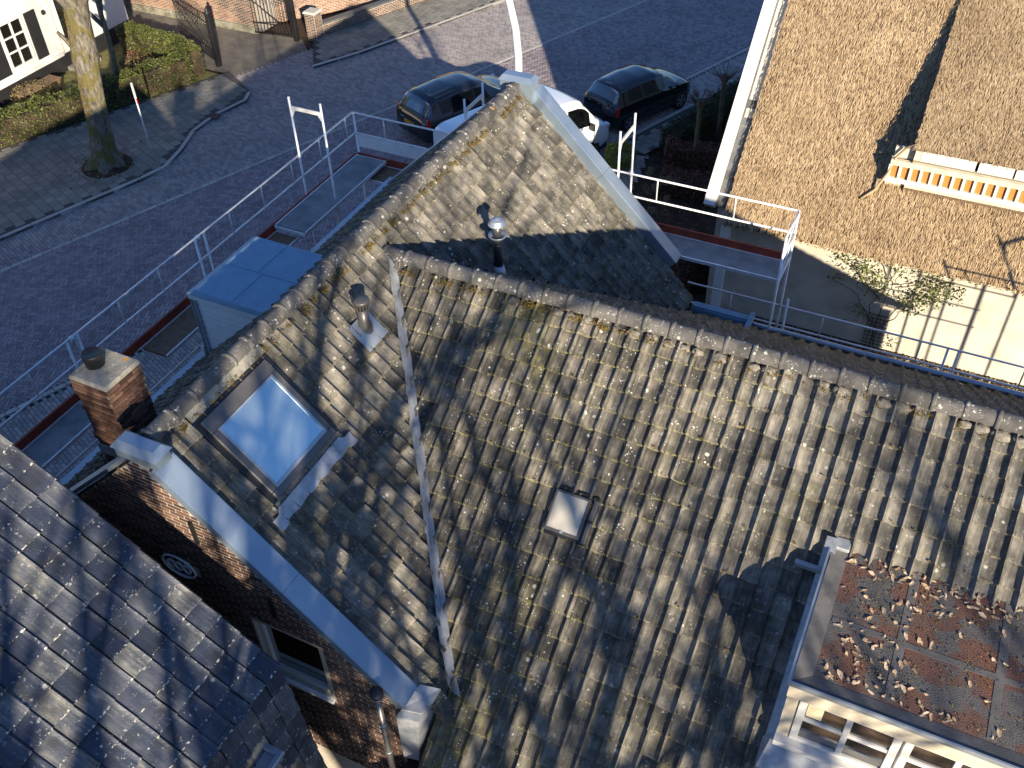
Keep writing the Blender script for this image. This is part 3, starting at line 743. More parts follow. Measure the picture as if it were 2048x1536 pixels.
# zinc copings
FA = mat_frame((XA, 0, ZA), (q2, 0, -q2), (0, 1, 0), (q2, 0, q2))
def coping(y0, y1, s0, s1, h, name='coping'):
    c = MB().box((s0, y0, h-.012), (s1, y1, h), FA).box((s0, y0-.012, -.02), (s1, y0-.001, h-.003), FA).box((s0, y1+.001, h-.15), (s1, y1+.012, h-.003), FA)
    return c.obj(name, 'coping', house)
for s0, s1 in ((.30, 2.42), (2.425, 4.56)): coping(5.09, 5.41, s0, s1, .11)
MB().box((4.562, 5.09, -.02), (4.575, 5.41, .11), FA).obj('coping_end', 'coping', house)
for s0, s1 in ((.3, 2.3), (2.305, 4.52)): coping(15.43, 15.73, s0, s1, .19)
MB().box((4.522, 15.43, .0), (4.535, 15.73, .19), FA).obj('coping_end', 'coping', house)
FL = mat_frame((XA, 0, 7.72), (-cl, 0, -sl), (0, -1, 0), (-sl, 0, cl))
MB().box((.25, -5.40, .02), (4.3, -5.12, .07), FL).obj('coping', 'coping', house)
MB().box((.25, -15.72, .02), (4.3, -15.43, .1), FL).obj('coping', 'coping', house)
def zcap(x0, x1, y0, y1, z0, z1):
    m = MB().box((x0+.03, y0+.03, z0), (x1-.03, y1-.03, z1-.09))
    o = [V(x0, y0, z1-.09), V(x1, y0, z1-.09), V(x1, y1, z1-.09), V(x0, y1, z1-.09)]; d = .075
    t = [V(x0+d, y0+d, z1), V(x1-d, y0+d, z1), V(x1-d, y1-d, z1), V(x0+d, y1-d, z1)]
    m.hexa(o, t); m.obj('coping_cap', 'coping', house)
zcap(-7.86, -7.18, 5.06, 5.36, 7.68, 7.93); zcap(-7.92, -7.21, 15.28, 15.62, 7.5, 7.97)
# ---- chimney
CX0, CX1, CY0, CY1 = -8.83, -8.27, 5.58, 6.13
ch = MB().box((CX0+.012, CY0+.012, 6.2), (CX1-.012, CY1-.012, 8.12)).obj('chimney', 'mortar', house)
jc = []
for zz in range(0, 29):
    z = 6.28+zz*.0635; band = .016 if zz in (13, 14, 21, 25, 26, 27, 28) else 0
    pr = .006+band
    for (o, eu, en, L) in ((V(CX0-band, CY0, z), V(1, 0, 0), V(0, -1, 0), CX1-CX0+2*band), (V(CX1, CY0-band, z), V(0, 1, 0), V(1, 0, 0), CY1-CY0+2*band),
                           (V(CX0, CY1, z), V(0, -1, 0), V(-1, 0, 0), CY1-CY0), (V(CX1, CY1, z), V(-1, 0, 0), V(0, 1, 0), CX1-CX0)):
        u = 0; first = zz % 2
        while u < L-.02:
            l = .1 if (first and u == 0) else .21
            if u+l > L: l = L-u
            me = BR if l > .18 else (BRH if l > .08 else BRQ)
            sc_ = l/{BR: .21, BRH: .1, BRQ: .052}[me]
            Mx = mat_frame(o+eu*u+en*(pr-.03), eu*sc_*.97, (0, 0, 1), en)
            jc.append((ch, me, Mx, en.y <= 0 and en.x >= 0)); u += l+.008
pieces(jc, 'brick', 'brick_ch', 300)
MB().hexa([V(CX0-.03, CY0-.03, 8.12), V(CX1+.03, CY0-.03, 8.12), V(CX1+.03, CY1+.03, 8.12), V(CX0-.03, CY1+.03, 8.12)],
          [V(CX0-.01, CY0-.01, 8.18), V(CX1+.01, CY0-.01, 8.18), V(CX1+.01, CY1+.01, 8.18), V(CX0-.01, CY1+.01, 8.18)]).obj('mortar_cap', 'concrete', ch, bevel=.012)
pc = Zp(191, 728, 8.18)
MB().lathe([(.115, 0), (.115, .12), (.125, .125), (.125, .19), (.11, .2), (.09, .185)], (pc.x, pc.y, 8.17), 24).obj('flue_pot', 'black', ch, True)
MB().hexa([V(-8.32, 5.45, 7.10), V(-8.0, 5.42, 7.3), V(-8.0, 5.62, 7.3), V(-8.3, 5.6, 7.1)], [V(-8.32, 5.45, 7.14), V(-8.0, 5.42, 7.42), V(-8.0, 5.62, 7.36), V(-8.3, 5.6, 7.16)]).obj('chimney_flashing', 'lead', ch)
MB().box((CX0-.02, CY0-.02, 6.85), (CX0+.28, CY0-.008, 7.02)).obj('chimney_flashing', 'lead', ch)
# ---- large roof window
sk = empty('roof_window', A_at(-6.9, 6.6), house)
SX0, SX1, SY0, SY1 = .30, 1.63, 5.95, 7.25        # along slope from ridge line, and y
def FAo(h): return FA @ Matrix.Translation((0, 0, h))
fr = MB()
for a, b in (((SX0, SY0), (SX0+.20, SY1)), ((SX1-.10, SY0), (SX1, SY1)), ((SX0+.20, SY0), (SX1-.10, SY0+.10)), ((SX0+.20, SY1-.10), (SX1-.10, SY1))):
    fr.box((a[0], a[1], .0), (b[0], b[1], .10), FA)
fr.obj('frame', 'brownmetal', sk, bevel=.008)
fs_ = MB()
for a, b in (((SX0+.2, SY0+.1), (SX0+.225, SY1-.1)), ((SX1-.145, SY0+.1), (SX1-.1, SY1-.1)), ((SX0+.225, SY0+.1), (SX1-.145, SY0+.13)), ((SX0+.225, SY1-.13), (SX1-.145, SY1-.1))):
    fs_.box((a[0], a[1], .05), (b[0], b[1], .112), FA)
fs_.obj('sash', 'zinc', sk)
MB().box((SX0+.21, SY0+.11, .08), (SX1-.11, SY1-.11, .098), FA).obj('glass', 'skyglass', sk)
fl = MB()
for a, b in (((SX0-.05, SY0-.07), (SX0-.002, SY1+.07)), ((SX0, SY0-.07), (SX1+.02, SY0-.002)), ((SX0, SY1+.002), (SX1+.02, SY1+.07))): fl.box((a[0], a[1], -.02), (b[0], b[1], .055), FA)
fl.obj('flashing', 'black', sk)
MB().box((SX1+.002, SY0-.06, -.01), (SX1+.12, SY1+.05, .05), FA).obj('grit_sill', 'mortar_dark', sk)
# wrinkled lead apron below the window
ap = MB(); nu, nv = 5, 26
for j in range(nv+1):
    y = 5.68+(7.42-5.68)*j/nv; edge = 0 if 2 < j < nv-2 else -.03
    for i in range(nu+1):
        s = SX1+.08+(.20+edge+.012*math.sin(j*1.3))*i/nu+(.06 if j > nv-3 or j < 3 else 0)
        h = .075+.012*mnoise.noise((j*.55, i*.9, 3))+.010*math.sin(j*1.6+i*.3)
        ap.v.append(tuple(FA @ V(s, y, h)))
for j in range(nv):
    for i in range(nu): q = j*(nu+1)+i; ap.f.append((q, q+1, q+nu+2, q+nu+1))
ap.obj('lead_apron', 'lead', sk, True)
MB().box((.10, 5.90, .03), (.30-.06, 7.36, .06), FA).obj('top_board', 'concrete', sk)
# ---- small roof hatch in the main slope
FB = mat_frame((0, YB, ZBm), (1, 0, 0), upB, nB)
hk = empty('roof_hatch', B_at(-3.3, 7.9), house)
def sB(y): return -(YB-y)/CB
hx0, hx1, hs0, hs1 = -3.535, -3.035, sB(7.72), sB(8.18)
hs1 = hs0+.56
MB().box((hx0-.06, hs0-.05, .0), (hx1+.10, hs1+.06, .045), FB).obj('flashing', 'black', hk, bevel=.01)
MB().box((hx1+.03, hs0-.03, .0), (hx1+.10, hs0+.27, .075), FB).box((hx1+.03, hs0+.29, .0), (hx1+.10, hs1+.02, .075), FB).obj('side_flashing', 'brownmetal', hk, bevel=.012)
MB().box((hx0, hs0, .03), (hx1, hs1, .10), FB).obj('frame', 'brownmetal', hk, bevel=.01)
dm = MB(); nx, ny = 10, 10
for j in range(ny+1):
    for i in range(nx+1):
        a, b = i/nx, j/ny; z = .102+.045*(math.sin(math.pi*a)*math.sin(math.pi*b))**.5
        dm.v.append(tuple(FB @ V(hx0+.035+(hx1-hx0-.07)*a, hs0+.045+(hs1-hs0-.08)*b, z)))
for j in range(ny):
    for i in range(nx): q = j*(nx+1)+i; dm.f.append((q, q+1, q+nx+2, q+nx+1))
dm.obj('dome', 'opal', hk, True)
MB().lathe([(.025, 0), (.02, .02)], FB @ V((hx0+hx1)/2, hs0+.03, .10), 10, nB).obj('catch', 'zinc', hk)
mo2 = [B_at(RNG.uniform(hx0, hx1+.05), 8.13+RNG.gauss(0, .03), .05+RNG.random()*.04) for i in range(160)]
foliage('debris', mo2, 'moss', hk, .035, .6, kind='stuff')
# ---- flues
fb = A_at(-6.2, 11.76)
fl = empty('flue', fb, house)
MB().lathe([(.14, -.14), (.085, .10), (.08, .10)], fb, 24).obj('skirt', 'zinc', fl, True)
MB().lathe([(.075, -.12), (.075, .62)], fb, 24).obj('pipe', 'black', fl, True)
MB().lathe([(.082, .54), (.082, .57)], fb, 24).obj('clamp', 'black', fl, True)
MB().lathe([(.10, .615), (.15, .68), (.152, .70), (.1, .66)], fb, 24).obj('collar', 'zinc', fl, True)
MB().lathe([(.07, .62), (.07, .88)], fb, 16).obj('cowl', 'brownmetal', fl, True)
for k in range(3):
    a = k*2.1+.4; MB().beam(fb+V(.1*math.cos(a), .1*math.sin(a), .67), fb+V(.1*math.cos(a), .1*math.sin(a), .93), .02, .006).obj('bracket', 'brownmetal', fl)
cp = MB().lathe([(.145, .885), (.15, .90), (.10, .965), (.02, .99)], fb, 24).obj('rain_cap', 'zinc', fl)
for k in range(8):
    a = k*math.pi/4; MB().beam(fb+V(.02*math.cos(a), .02*math.sin(a), .99), fb+V(.148*math.cos(a), .148*math.sin(a), .905), .008, .008).obj('rib', 'zinc', cp)
vb_ = A_at(-6.87, 8.87)
vt = empty('vent_pipe', vb_, house)
FV = FA @ Matrix.Translation((((-6.87-XA)/q2), 8.87, 0))
MB().box((-.19, -.26, .045), (.26, .22, .06), FV).obj('base_plate', 'zinc', vt)
MB().lathe([(.115, -.06), (.11, .10), (.082, .17), (.082, .38)], vb_, 20).obj('pipe', 'brownmetal', vt, True)
MB().lathe([(.07, .36), (.07, .50)], vb_, 16).obj('core', 'black', vt, True)
for k in range(16):
    a = k*math.pi/8; MB().beam(vb_+V(.105*math.cos(a), .105*math.sin(a), .385), vb_+V(.115*math.cos(a), .115*math.sin(a), .50), .018, .006).obj('louvre', 'brownmetal', vt)
MB().lathe([(.085, .375), (.108, .385), (.108, .395), (.085, .385)], vb_, 20).obj('lower_ring', 'brownmetal', vt, True)
MB().lathe([(.122, .49), (.122, .525), (.115, .54), (.02, .55)], vb_, 24).obj('cap', 'brownmetal', vt, True)
pb = V(-4.53, 4.92, 0)
dp = empty('boiler_flue', pb, house)
MB().lathe([(.042, .2), (.042, 5.0)], pb, 16).obj('pipe', 'brownmetal', dp, True)
for z in (3.6, 4.3): MB().lathe([(.047, z), (.047, z+.03)], pb, 16).obj('clamp', 'zinc', dp, True)
MB().lathe([(.05, 4.93), (.085, 4.97), (.085, 5.0), (.05, 5.0)], pb, 20).obj('collar', 'brownmetal', dp, True)
MB().lathe([(.085, 5.03), (.09, 5.05), (.085, 5.085), (.01, 5.095)], pb, 20).obj('cap', 'black', dp, True)
MB().lathe([(.045, 5.0), (.045, 5.04)], pb, 12).obj('core', 'black', dp, True)
# ---- rear gutter, zinc box gutter, street gutter
MB().tube([(-3.6, 15.80, 3.44), (4.4, 15.80, 3.44)], .065, 10).obj('gutter', 'zinc', house, True)
MB().box((-3.9, 15.62, 3.5), (-2.72, 15.86, 3.62)).box((-3.9, 15.64, 3.62), (-2.72, 15.66, 3.66)).obj('box_gutter', 'bluefelt', house, bevel=.02)
MB().box((-2.74, 15.3, 3.55), (-2.66, 15.84, 3.72)).obj('gutter_stop', 'bluefelt', house)
MB().box((-10.85, 5.2, 4.80), (-10.72, 15.7, 4.92)).obj('gutter', 'zinc', house)
# ---- street dormer
dx0, dx1, dy0, dy1, dz = -10.32, -8.72, 8.98, 10.66, 6.65
sd_ = empty('street_dormer', (dx0, (dy0+dy1)/2, 5), house)
MB().box((dx0+.06, dy0+.06, 4.95), (dx1, dy1-.06, dz-.07)).obj('body', 'brownmetal', sd_)
rf = MB().hexa([V(dx0-.03, dy0-.03, dz-.06), V(dx1+.05, dy0-.03, dz-.06), V(dx1+.05, dy1+.03, dz-.06), V(dx0-.03, dy1+.03, dz-.06)],
               [V(dx0+.12, dy0+.02, dz+.02), V(dx1+.05, dy0+.0, dz+.02), V(dx1+.05, dy1-.02, dz+.02), V(dx0+.12, dy1-.02, dz+.02)]).obj('roof', 'bluefelt', sd_)
MB().box((dx0+.14, (dy0+dy1)/2-.02, dz+.021), (dx1+.03, (dy0+dy1)/2+.0, dz+.027)).obj('seam', 'bluefelt', rf)
MB().box((dx0+.85, dy0+.05, dz+.021), (dx0+.862, (dy0+dy1)/2-.03, dz+.026)).obj('seam', 'bluefelt', rf)
MB().box((dx0+.75, (dy0+dy1)/2+.02, dz+.021), (dx0+.762, dy1-.04, dz+.026)).obj('seam', 'bluefelt', rf)
MB().box((dx0-.02, dy0-.012, dz-.16), (dx1, dy0+.058, dz-.062)).obj('fascia', 'siding', sd_)
for k in range(13):
    z = 5.02+k*.115; MB().hexa([V(dx0+.1, dy0+.024, z), V(dx1, dy0+.024, z), V(dx1, dy0+.058, z), V(dx0+.1, dy0+.058, z)],
        [V(dx0+.1, dy0+.040, z+.096), V(dx1, dy0+.040, z+.096), V(dx1, dy0+.0585, z+.096), V(dx0+.1, dy0+.0585, z+.096)]).obj('board', 'siding', sd_)
MB().box((dx0+.03, dy0+.0, 4.95), (dx0+.1, dy0+.057, dz-.165)).box((dx0+.0, dy0-.01, 4.95), (dx0+.028, dy0+.03, dz-.165)).obj('corner_trim', 'zinc', sd_)
MB().tube([(dx0-.02, dy0-.02, 5.5), (dx0-.02, dy0-.02, 5.12), (dx0-.10, dy0-.05, 5.0)], .03, 8).obj('spout', 'white', sd_, True)
# ---- rear dormer on the main slope
ex0, ex1, ey0, ey1, ez = -.02, 3.7, 6.43, 8.62, 6.24
rd = empty('main_dormer', (1.8, ey0, 4.6), house)
MB().box((ex0+.05, ey0+.12, 4.4), (ex1, ey1+.5, ez-.1)).obj('carcass', 'lead', rd)
MB().box((ex0+.06, ey0+.05, ez-.10), (ex1, ey1+.0, ez-.04)).obj('flat_roof', 'rustfelt', rd)
for a, b, h in (((ex0, ey0), (ex1, ey0+.22), 0), ((ex0, ey0+.22), (ex0+.24, ey1-.05), 0)):
    m = MB(); x0, y0 = a; x1, y1 = b
    if y1-y0 < .5: m.hexa([V(x0+.03, y0+.03, ez-.1), V(x1, y0+.03, ez-.1), V(x1, y1, ez-.1), V(x0+.03, y1, ez-.1)], [V(x0+.03, y0+.03, ez), V(x1, y0+.03, ez), V(x1, y1-.02, ez-.036), V(x0+.2, y1-.02, ez-.036)])
    else: m.hexa([V(x0+.03, y0-.19, ez-.1), V(x1, y0, ez-.1), V(x1, y1, ez-.1), V(x0+.03, y1, ez-.1)], [V(x0+.03, y0-.19, ez-.001), V(x1-.02, y0-.02, ez-.035), V(x1-.02, y1, ez-.035), V(x0+.03, y1, ez-.001)])
    m.obj('felt_edge', 'mosaic', rd)
for x in (.95, 2.0, 3.0): MB().box((x, ey0+.24, ez-.039), (x+.10, ey1-.05, ez-.035)).obj('felt_seam', 'mosaic', rd)
MB().box((ex0+.25, 7.42, ez-.0392), (ex1, 7.50, ez-.0345)).obj('felt_seam', 'mosaic', rd)
MB().box((ex0-.012, ey0-.012, ez-.06), (ex0+.012, ey1-.02, ez+.015)).box((ex0+.012, ey0-.012, ez-.06), (ex1, ey0+.012, ez+.015)).obj('roof_trim', 'zinc', rd)
MB().box((ex0+.02, ey0+.013, ez-.30), (ex1, ey0+.06, ez-.061)).obj('fascia', 'cream', rd)
MB().box((ex0-.02, ey1-.16, ez-.02), (ex0+.22, ey1+.02, ez+.035), Matrix.Translation((0, 0, 0))).obj('corner_lead', 'lead', rd, bevel=.01)
MB().box((-.36, 8.16, 6.04), (ex0, 8.23, 6.10)).obj('overflow_spout', 'zinc', rd)
MB().box((ex0+.03, ey0+.09, 4.75), (.15, ey0+.14, ez-.30)).obj('corner_board', 'cream', rd)
yF = ey0+.07
def wframe(x0, x1, cols, z0=5.02, z1=5.92, zt=(5.50,)):
    w = empty('window', ((x0+x1)/2, yF, z0), rd)
    m = MB()
    xs = [x0+(x1-x0)*i/cols for i in range(cols+1)]
    m.box((x0, yF, z0), (x0+.09, yF+.06, z1)).box((x1-.09, yF, z0), (x1, yF+.06, z1))
    m.box((x0+.09, yF, z0), (x1-.09, yF+.06, z0+.07)).box((x0+.09, yF, z1-.08), (x1-.09, yF+.06, z1))
    for x in xs[1:-1]: m.box((x-.035, yF+.003, z0+.07), (x+.035, yF+.057, z1-.08))
    m.obj('frame', 'white', w, bevel=.004)
    g = MB()
    for i in range(cols):
        a = xs[i]+(.09 if i == 0 else .035); b = xs[i+1]-(.09 if i == cols-1 else .035)
        for z in zt: MB().box((a, yF+.01, z-.03), (b, yF+.05, z+.03)).obj('glazing_bar', 'white', w)
        zz = [z0+.07]+[z for z in zt]+[z1-.08]
        for k in range(len(zz)-1): MB().box((a, yF+.035, zz[k]+(.03 if k else 0)), (b, yF+.043, zz[k+1]-(.03 if k < len(zz)-2 else 0))).obj('pane', 'winglass', w)
    return w
w1 = wframe(.155, 1.27, 2)
MB().box((.255, yF+.027, 5.57), (.43, yF+.033, 5.83)).obj('curtain', 'curtain', w1)
wframe(1.30, 2.4, 2); wframe(2.42, 3.5, 2)
MB().box((.0, ey0-.03, 4.93), (ex1, yF+.08, 5.015)).obj('sill', 'white', rd, bevel=.006)
MB().hexa([V(-.12, ey0-.25, 4.56), V(ex1, ey0-.25, 4.56), V(ex1, ey0+.1, 4.80), V(-.12, ey0+.1, 4.80)], [V(-.10, ey0-.25, 4.70), V(ex1, ey0-.25, 4.70), V(ex1, ey0+.08, 4.93), V(-.02, ey0+.08, 4.93)]).obj('lead_apron', 'lead', rd)
MB().hexa([B_at(-.10, 6.3, .04), B_at(.05, 6.3, .04), B_at(.05, 8.6, .04), B_at(-.10, 8.6, .04)], [B_at(-.09, 6.3, .07), B_at(.05, 6.3, .12), B_at(.05, 8.6, .12), B_at(-.09, 8.6, .07)]).obj('side_flashing', 'lead', rd)
deb = [V(RNG.uniform(.25, 2.5), RNG.uniform(6.66, 8.55), ez-.034+RNG.random()*.008) for i in range(2600)]
deb = [p for p in deb if mnoise.noise((p.x*2.5, p.y*2.5, 9)) > -.1 or RNG.random() < .25]
foliage('grit', deb, 'moss', rd, .016, .8, .7, kind='stuff')
# fallen leaves on the dormer's flat roof
lf = []
for i in range(7):
    m = MB(); n = 9; r = random.Random(i)
    for k in range(n):
        a = 2*math.pi*k/n; rr = .033*(1+.3*math.cos(2*a))*(1+.22*r.uniform(-1, 1)); m.v.append((rr*math.cos(a), rr*r.uniform(.5, .85)*math.sin(a), .010+r.uniform(.004, .018)*math.cos((1+i % 2)*a+r.random())))
    m.v.append((0, 0, .004)); m.f = [(k, (k+1) % n, n) for k in range(n)]; me = m.mesh('leaf_form'); me.materials.append(MT['leaf']); lf.append(me)
n = 0
while n < 190:
    k = RNG.random()
    if k < .34: x, y = RNG.uniform(.25, 2.1), 8.52-abs(RNG.gauss(0, .2))
    elif k < .66: x, y = RNG.gauss(.65, .32), RNG.gauss(7.15, .4)
    elif k < .82: x, y = RNG.uniform(.25, 2.3), 6.72+RNG.gauss(0, .05)
    else: x, y = RNG.uniform(.25, 2.3), RNG.uniform(6.7, 8.5)
    if not (.24 < x < 2.4 and 6.66 < y < 8.55): continue
    o = link('fallen_leaf', lf[n % 7], None, None, label='curled tan fallen leaf lying on the flat roof of the tiled house dormer', cat='leaf', group='fallen leaves on the dormer roof')
    s = RNG.uniform(.55, 1.4); o.matrix_basis = Matrix.Translation((x, y, ez-.036+.006)) @ Matrix.Rotation(RNG.uniform(0, 6.3), 4, 'Z') @ Matrix.Rotation(RNG.gauss(0, .12), 4, 'X') @ Matrix.Diagonal((s, s*RNG.uniform(.75, 1.2), s*.55, 1))
    n += 1
# ================================================================== NEIGHBOUR (bottom left), gambrel roof with blue-black tiles
nb = empty('neighbour_house', (-9, 0, 0), label='neighbouring house with a blue-black glazed tile gambrel roof, beside the brick gable', cat='house')
PC = rad(37.86); cc, sc2 = math.cos(PC), math.sin(PC); NX, NZ, NY = -5.417, 5.884, 4.4
nrows = 17; topx, topz = NX-nrows*.298*cc, NZ+nrows*.298*sc2
nr = MB().add([V(NX, NY-.02, NZ-.06), V(NX, -8, NZ-.06), V(topx, -8, topz-.06), V(topx, NY-.02, topz-.06)], [(0, 1, 2, 3)]).add(
    [V(topx, NY-.02, topz-.06), V(topx, -8, topz-.06), V(topx-4.0, -8, NZ), V(topx-4.0, NY-.02, NZ)], [(0, 1, 2, 3)]).obj('roof', 'slate', nb)
Jn = tile_slope(nr, (topx, NY, topz-.03), (0, 1, 0), (-cc, 0, sc2), (sc2, 0, cc), -5.6, 0, nrows, .28, .298, PAN_FLAT, jit=.9)
pieces(Jn, 'tile', 'tile_dark', 200, 'tile_field')
P2 = rad(84); c2, s2 = math.cos(P2), math.sin(P2)
lr = MB().add([V(NX-.03, NY-.02, NZ-.03), V(NX-.03, -8, NZ-.03), V(NX+.22, -8, 3.2), V(NX+.22, NY-.02, 3.2)], [(3, 2, 1, 0)]).obj('lower_roof', 'slate', nb)
Jn = tile_slope(lr, (NX-.02, NY, NZ-.02), (0, 1, 0), (-c2, 0, s2), (s2, 0, c2), -5.6, 0, 9, .28, .298, PAN_FLAT, jit=1.5)
pieces(Jn, 'tile', 'tile_w', 60, 'tile_field')
MB().prism([V(NX-.02, NY-.05, 0), V(topx-3.9, NY-.05, 0), V(topx-3.9, NY-.05, NZ-.1), V(topx, NY-.05, topz-.15), V(NX-.04, NY-.05, NZ-.15)], (0, -12, 0)).obj('wall', 'brick', nb)
zb = empty('zinc_gutter_box', (-5.2, 3.5, 5.0), nb)
MB().box((-5.75, 2.2, 4.98), (-5.12, 3.78, 5.06)).obj('tray', 'zinc', zb)
MB().box((-5.16, 2.2, 5.061), (-5.08, 3.80, 5.13)).box((-5.76, 3.72, 5.062), (-5.161, 3.80, 5.128)).obj('raised_edge', 'zinc', zb, bevel=.012)
MB().lathe([(.03, 0), (.03, .006)], (-5.45, 3.55, 5.061), 14).obj('outlet', 'black', zb)
vg = MB()
for i in range(nrows): pass
# ================================================================== SCAFFOLD
sf = empty('scaffold', (-11.9, 12, 0), label='galvanised tube scaffold with red toe boards round the wing of the tiled house', cat='scaffold')
XO, XI, YO, YI, ZT, ZM, ZD = -12.35, -11.57, 16.72, 15.95, 5.65, 5.15, 4.65
def tb(name, pts, r=.024, mat='galv', n=8): return MB().tube(pts, r, n).obj(name, mat, sf, True)
def guard(a, b, zt, zm, step, ends=True):
    a, b = Vector(a), Vector(b); L = (b-a).length; d = (b-a)/L
    tb('top_rail', [a+V(0, 0, zt), b+V(0, 0, zt)], .021); tb('mid_rail', [a+V(0, 0, zm), b+V(0, 0, zm)], .021)
    k = step*.5
    while k < L: p = a+d*k; tb('rail_strut', [p+V(0, 0, zm), p+V(0, 0, zt)], .015, n=6); k += step
guard((XO, 2.5, 0), (XO, YO, 0), ZT, ZM, 1.03)
guard((XO, YO, 0), (-2.33, YO-.02, 0), ZT, ZM, 1.6)
for y in (4.9, 7.97, 8.2, 11.25, 11.5, 14.64, 16.72): tb('post', [(XO+.02, y, 0), (XO+.02, y, ZT if y != 14.64 else 6.97)])
for y in (4.9, 8.0, 11.3, 14.64): tb('post', [(XI, y, 0), (XI, y, ZD+.02 if y != 14.64 else 6.97)])
def hframe(p, q, z0, z1):
    p, q = Vector(p), Vector(q); d = (q-p).normalized()
    MB().beam(p+V(0, 0, z1), q+V(0, 0, z1), .03, .075).obj('crossbar', 'white', sf)
    for a, s in ((p, 1), (q, -1)): MB().prism([a+V(0, 0, z1-.04), a+d*s*.11+V(0, 0, z1-.04), a+d*s*.02+V(0, 0, z1-.2)], V(-d.y, d.x, 0)*.012).obj('gusset', 'galv', sf)
hframe((XO+.02, 14.64, 0), (XI, 14.64, 0), 0, 6.74)
for x in (-5.72, -9.03):
    tb('post', [(x, YO+.02, 0), (x, YO+.02, 6.96)]); tb('post', [(x, YI, 0), (x, YI, 6.96)])
    hframe((x, YO+.02, 0), (x, YI, 0), 0, 6.7)
# end frame at the right
for y in (YO-.03, 15.75): tb('post', [(-2.33, y, 0), (-2.33, y, ZT+.02)])
for z in (ZT, ZM, ZD-.04): tb('end_rail', [(-2.33, 15.75, z), (-2.33, YO-.03, z)], .021)
tb('brace', [(-2.33, 15.75, ZM), (-2.33, YO-.03, ZT)], .014); tb('brace', [(-2.33, 15.75, ZD), (-2.33, YO-.03, ZM)], .014)
# bay beyond the rear corner of the house, out of frame; its shadow falls on the plaster wall
for x in (3.55, 4.9, 5.6):
    for y in (16.69, 15.95): tb('post', [(x, y, 0), (x, y, 4.6 if x < 5 else 5.7)])
guard((3.55, 16.69, 0), (5.6, 16.69, 0), 4.45, 3.95, .8)
hframe((5.6, 16.69, 0), (5.6, 15.95, 0), 0, 5.5)
# lower guard rail along the rear of the house
guard((-4.3, 16.69, 0), (5, 16.69, 0), 3.40, 2.90, 1.9)
for x in (-2.2, .95, 1.15, 4.0): tb('post', [(x, 16.69, 0), (x, 16.69, 3.4 if x > 0 else 3.6)])
tb('inner_rail', [(XI, 3, 4.3), (XI, 11.4, 4.3)], .02); tb('ledger', [(XI, 3, 3.1), (XI, 16, 3.1)], .02); tb('ledger', [(XO+.02, 3, 2.6), (XO+.02, 16.7, 2.6)], .02)
def deck(name, x0, x1, y0, y1, z, mat):
    d = MB().box((x0+.03, y0, z-.05), (x1-.03, y1, z)).obj(name, mat, sf)
    for a, b in (((x0, y0), (x0+.029, y1)), ((x1-.029, y0), (x1, y1))): MB().box((a[0], a[1], z-.06), (b[0], b[1], z+.008)).obj('edge_beam', 'galv', d)
    return d
def deckx(name, x0, x1, y0, y1, z, mat):
    d = MB().box((x0, y0+.03, z-.05), (x1, y1-.03, z)).obj(name, mat, sf)
    for a, b in (((x0, y0), (x1, y0+.029)), ((x0, y1-.029), (x1, y1))): MB().box((a[0], a[1], z-.06), (b[0], b[1], z+.008)).obj('edge_beam', 'galv', d)
deck('deck', -12.17, -11.58, 2.6, 7.6, ZD, 'deck'); deck('deck', -12.17, -11.58, 9.2, 13.25, ZD, 'wood')
deckx('deck', -12.17, -9.1, 15.78, 16.45, ZD, 'wood'); deckx('deck', -9.05, -5.8, 15.78, 16.45, ZD, 'deck'); deckx('deck', -5.7, -2.36, 15.78, 16.45, ZD, 'deck')
for y0, y1 in ((2.6, 7.95), (7.99, 11.24), (11.28, 16.45)): MB().box((-12.24, y0, ZD-.02), (-12.20, y1, ZD+.15)).obj('toe_board', 'red', sf)
for x0, x1 in ((-12.2, -9.06), (-9.0, -5.76), (-5.68, -2.36)): MB().box((x0, 16.48, ZD-.02), (x1, 16.52, ZD+.15)).obj('toe_board', 'red', sf)
MB().box((-12.3, 16.705, 4.83), (-9.5, 16.712, 5.14)).obj('white_screen', 'siding', sf)
for k in range(7): MB().lathe([(.03, -.02), (.03, .02)], (-12.1+k*.4, 16.70, 5.15), 8, (1, 0, 0)).obj('clip', 'galv', sf)
for p in ((XO, 11.35, ZT-.04), (XO, 8.1, ZT-.04), (XO, 14.66, ZT-.04), (-5.72, YO, ZT), (-5.72, YO, ZM)): MB().lathe([(.045, -.05), (.045, .05)], p, 10).obj('coupler', 'galv', sf, True)
pk = empty('scaffold_plank', (-11.8, 14.8, 4.8), label='loose grey steel scaffold plank lying on the street-side deck', cat='plank')
MB().box((-12.12, 13.3, 4.745), (-11.42, 16.4, 4.80)).obj('plate', 'deck', pk)
for x in (-12.15, -11.41): MB().box((x-.012, 13.28, 4.735), (x+.012, 16.42, 4.812)).obj('edge_beam', 'galv', pk)
for y in (13.27, 16.43): MB().box((-12.16, y-.02, 4.73), (-11.40, y+.005, 4.79)).obj('end_hook', 'galv', pk)
MB().box((-12.1, 13.4, 4.70), (-11.45, 13.5, 4.744)).box((-12.1, 16.2, 4.70), (-11.45, 16.3, 4.744)).obj('bearer', 'galv', pk)

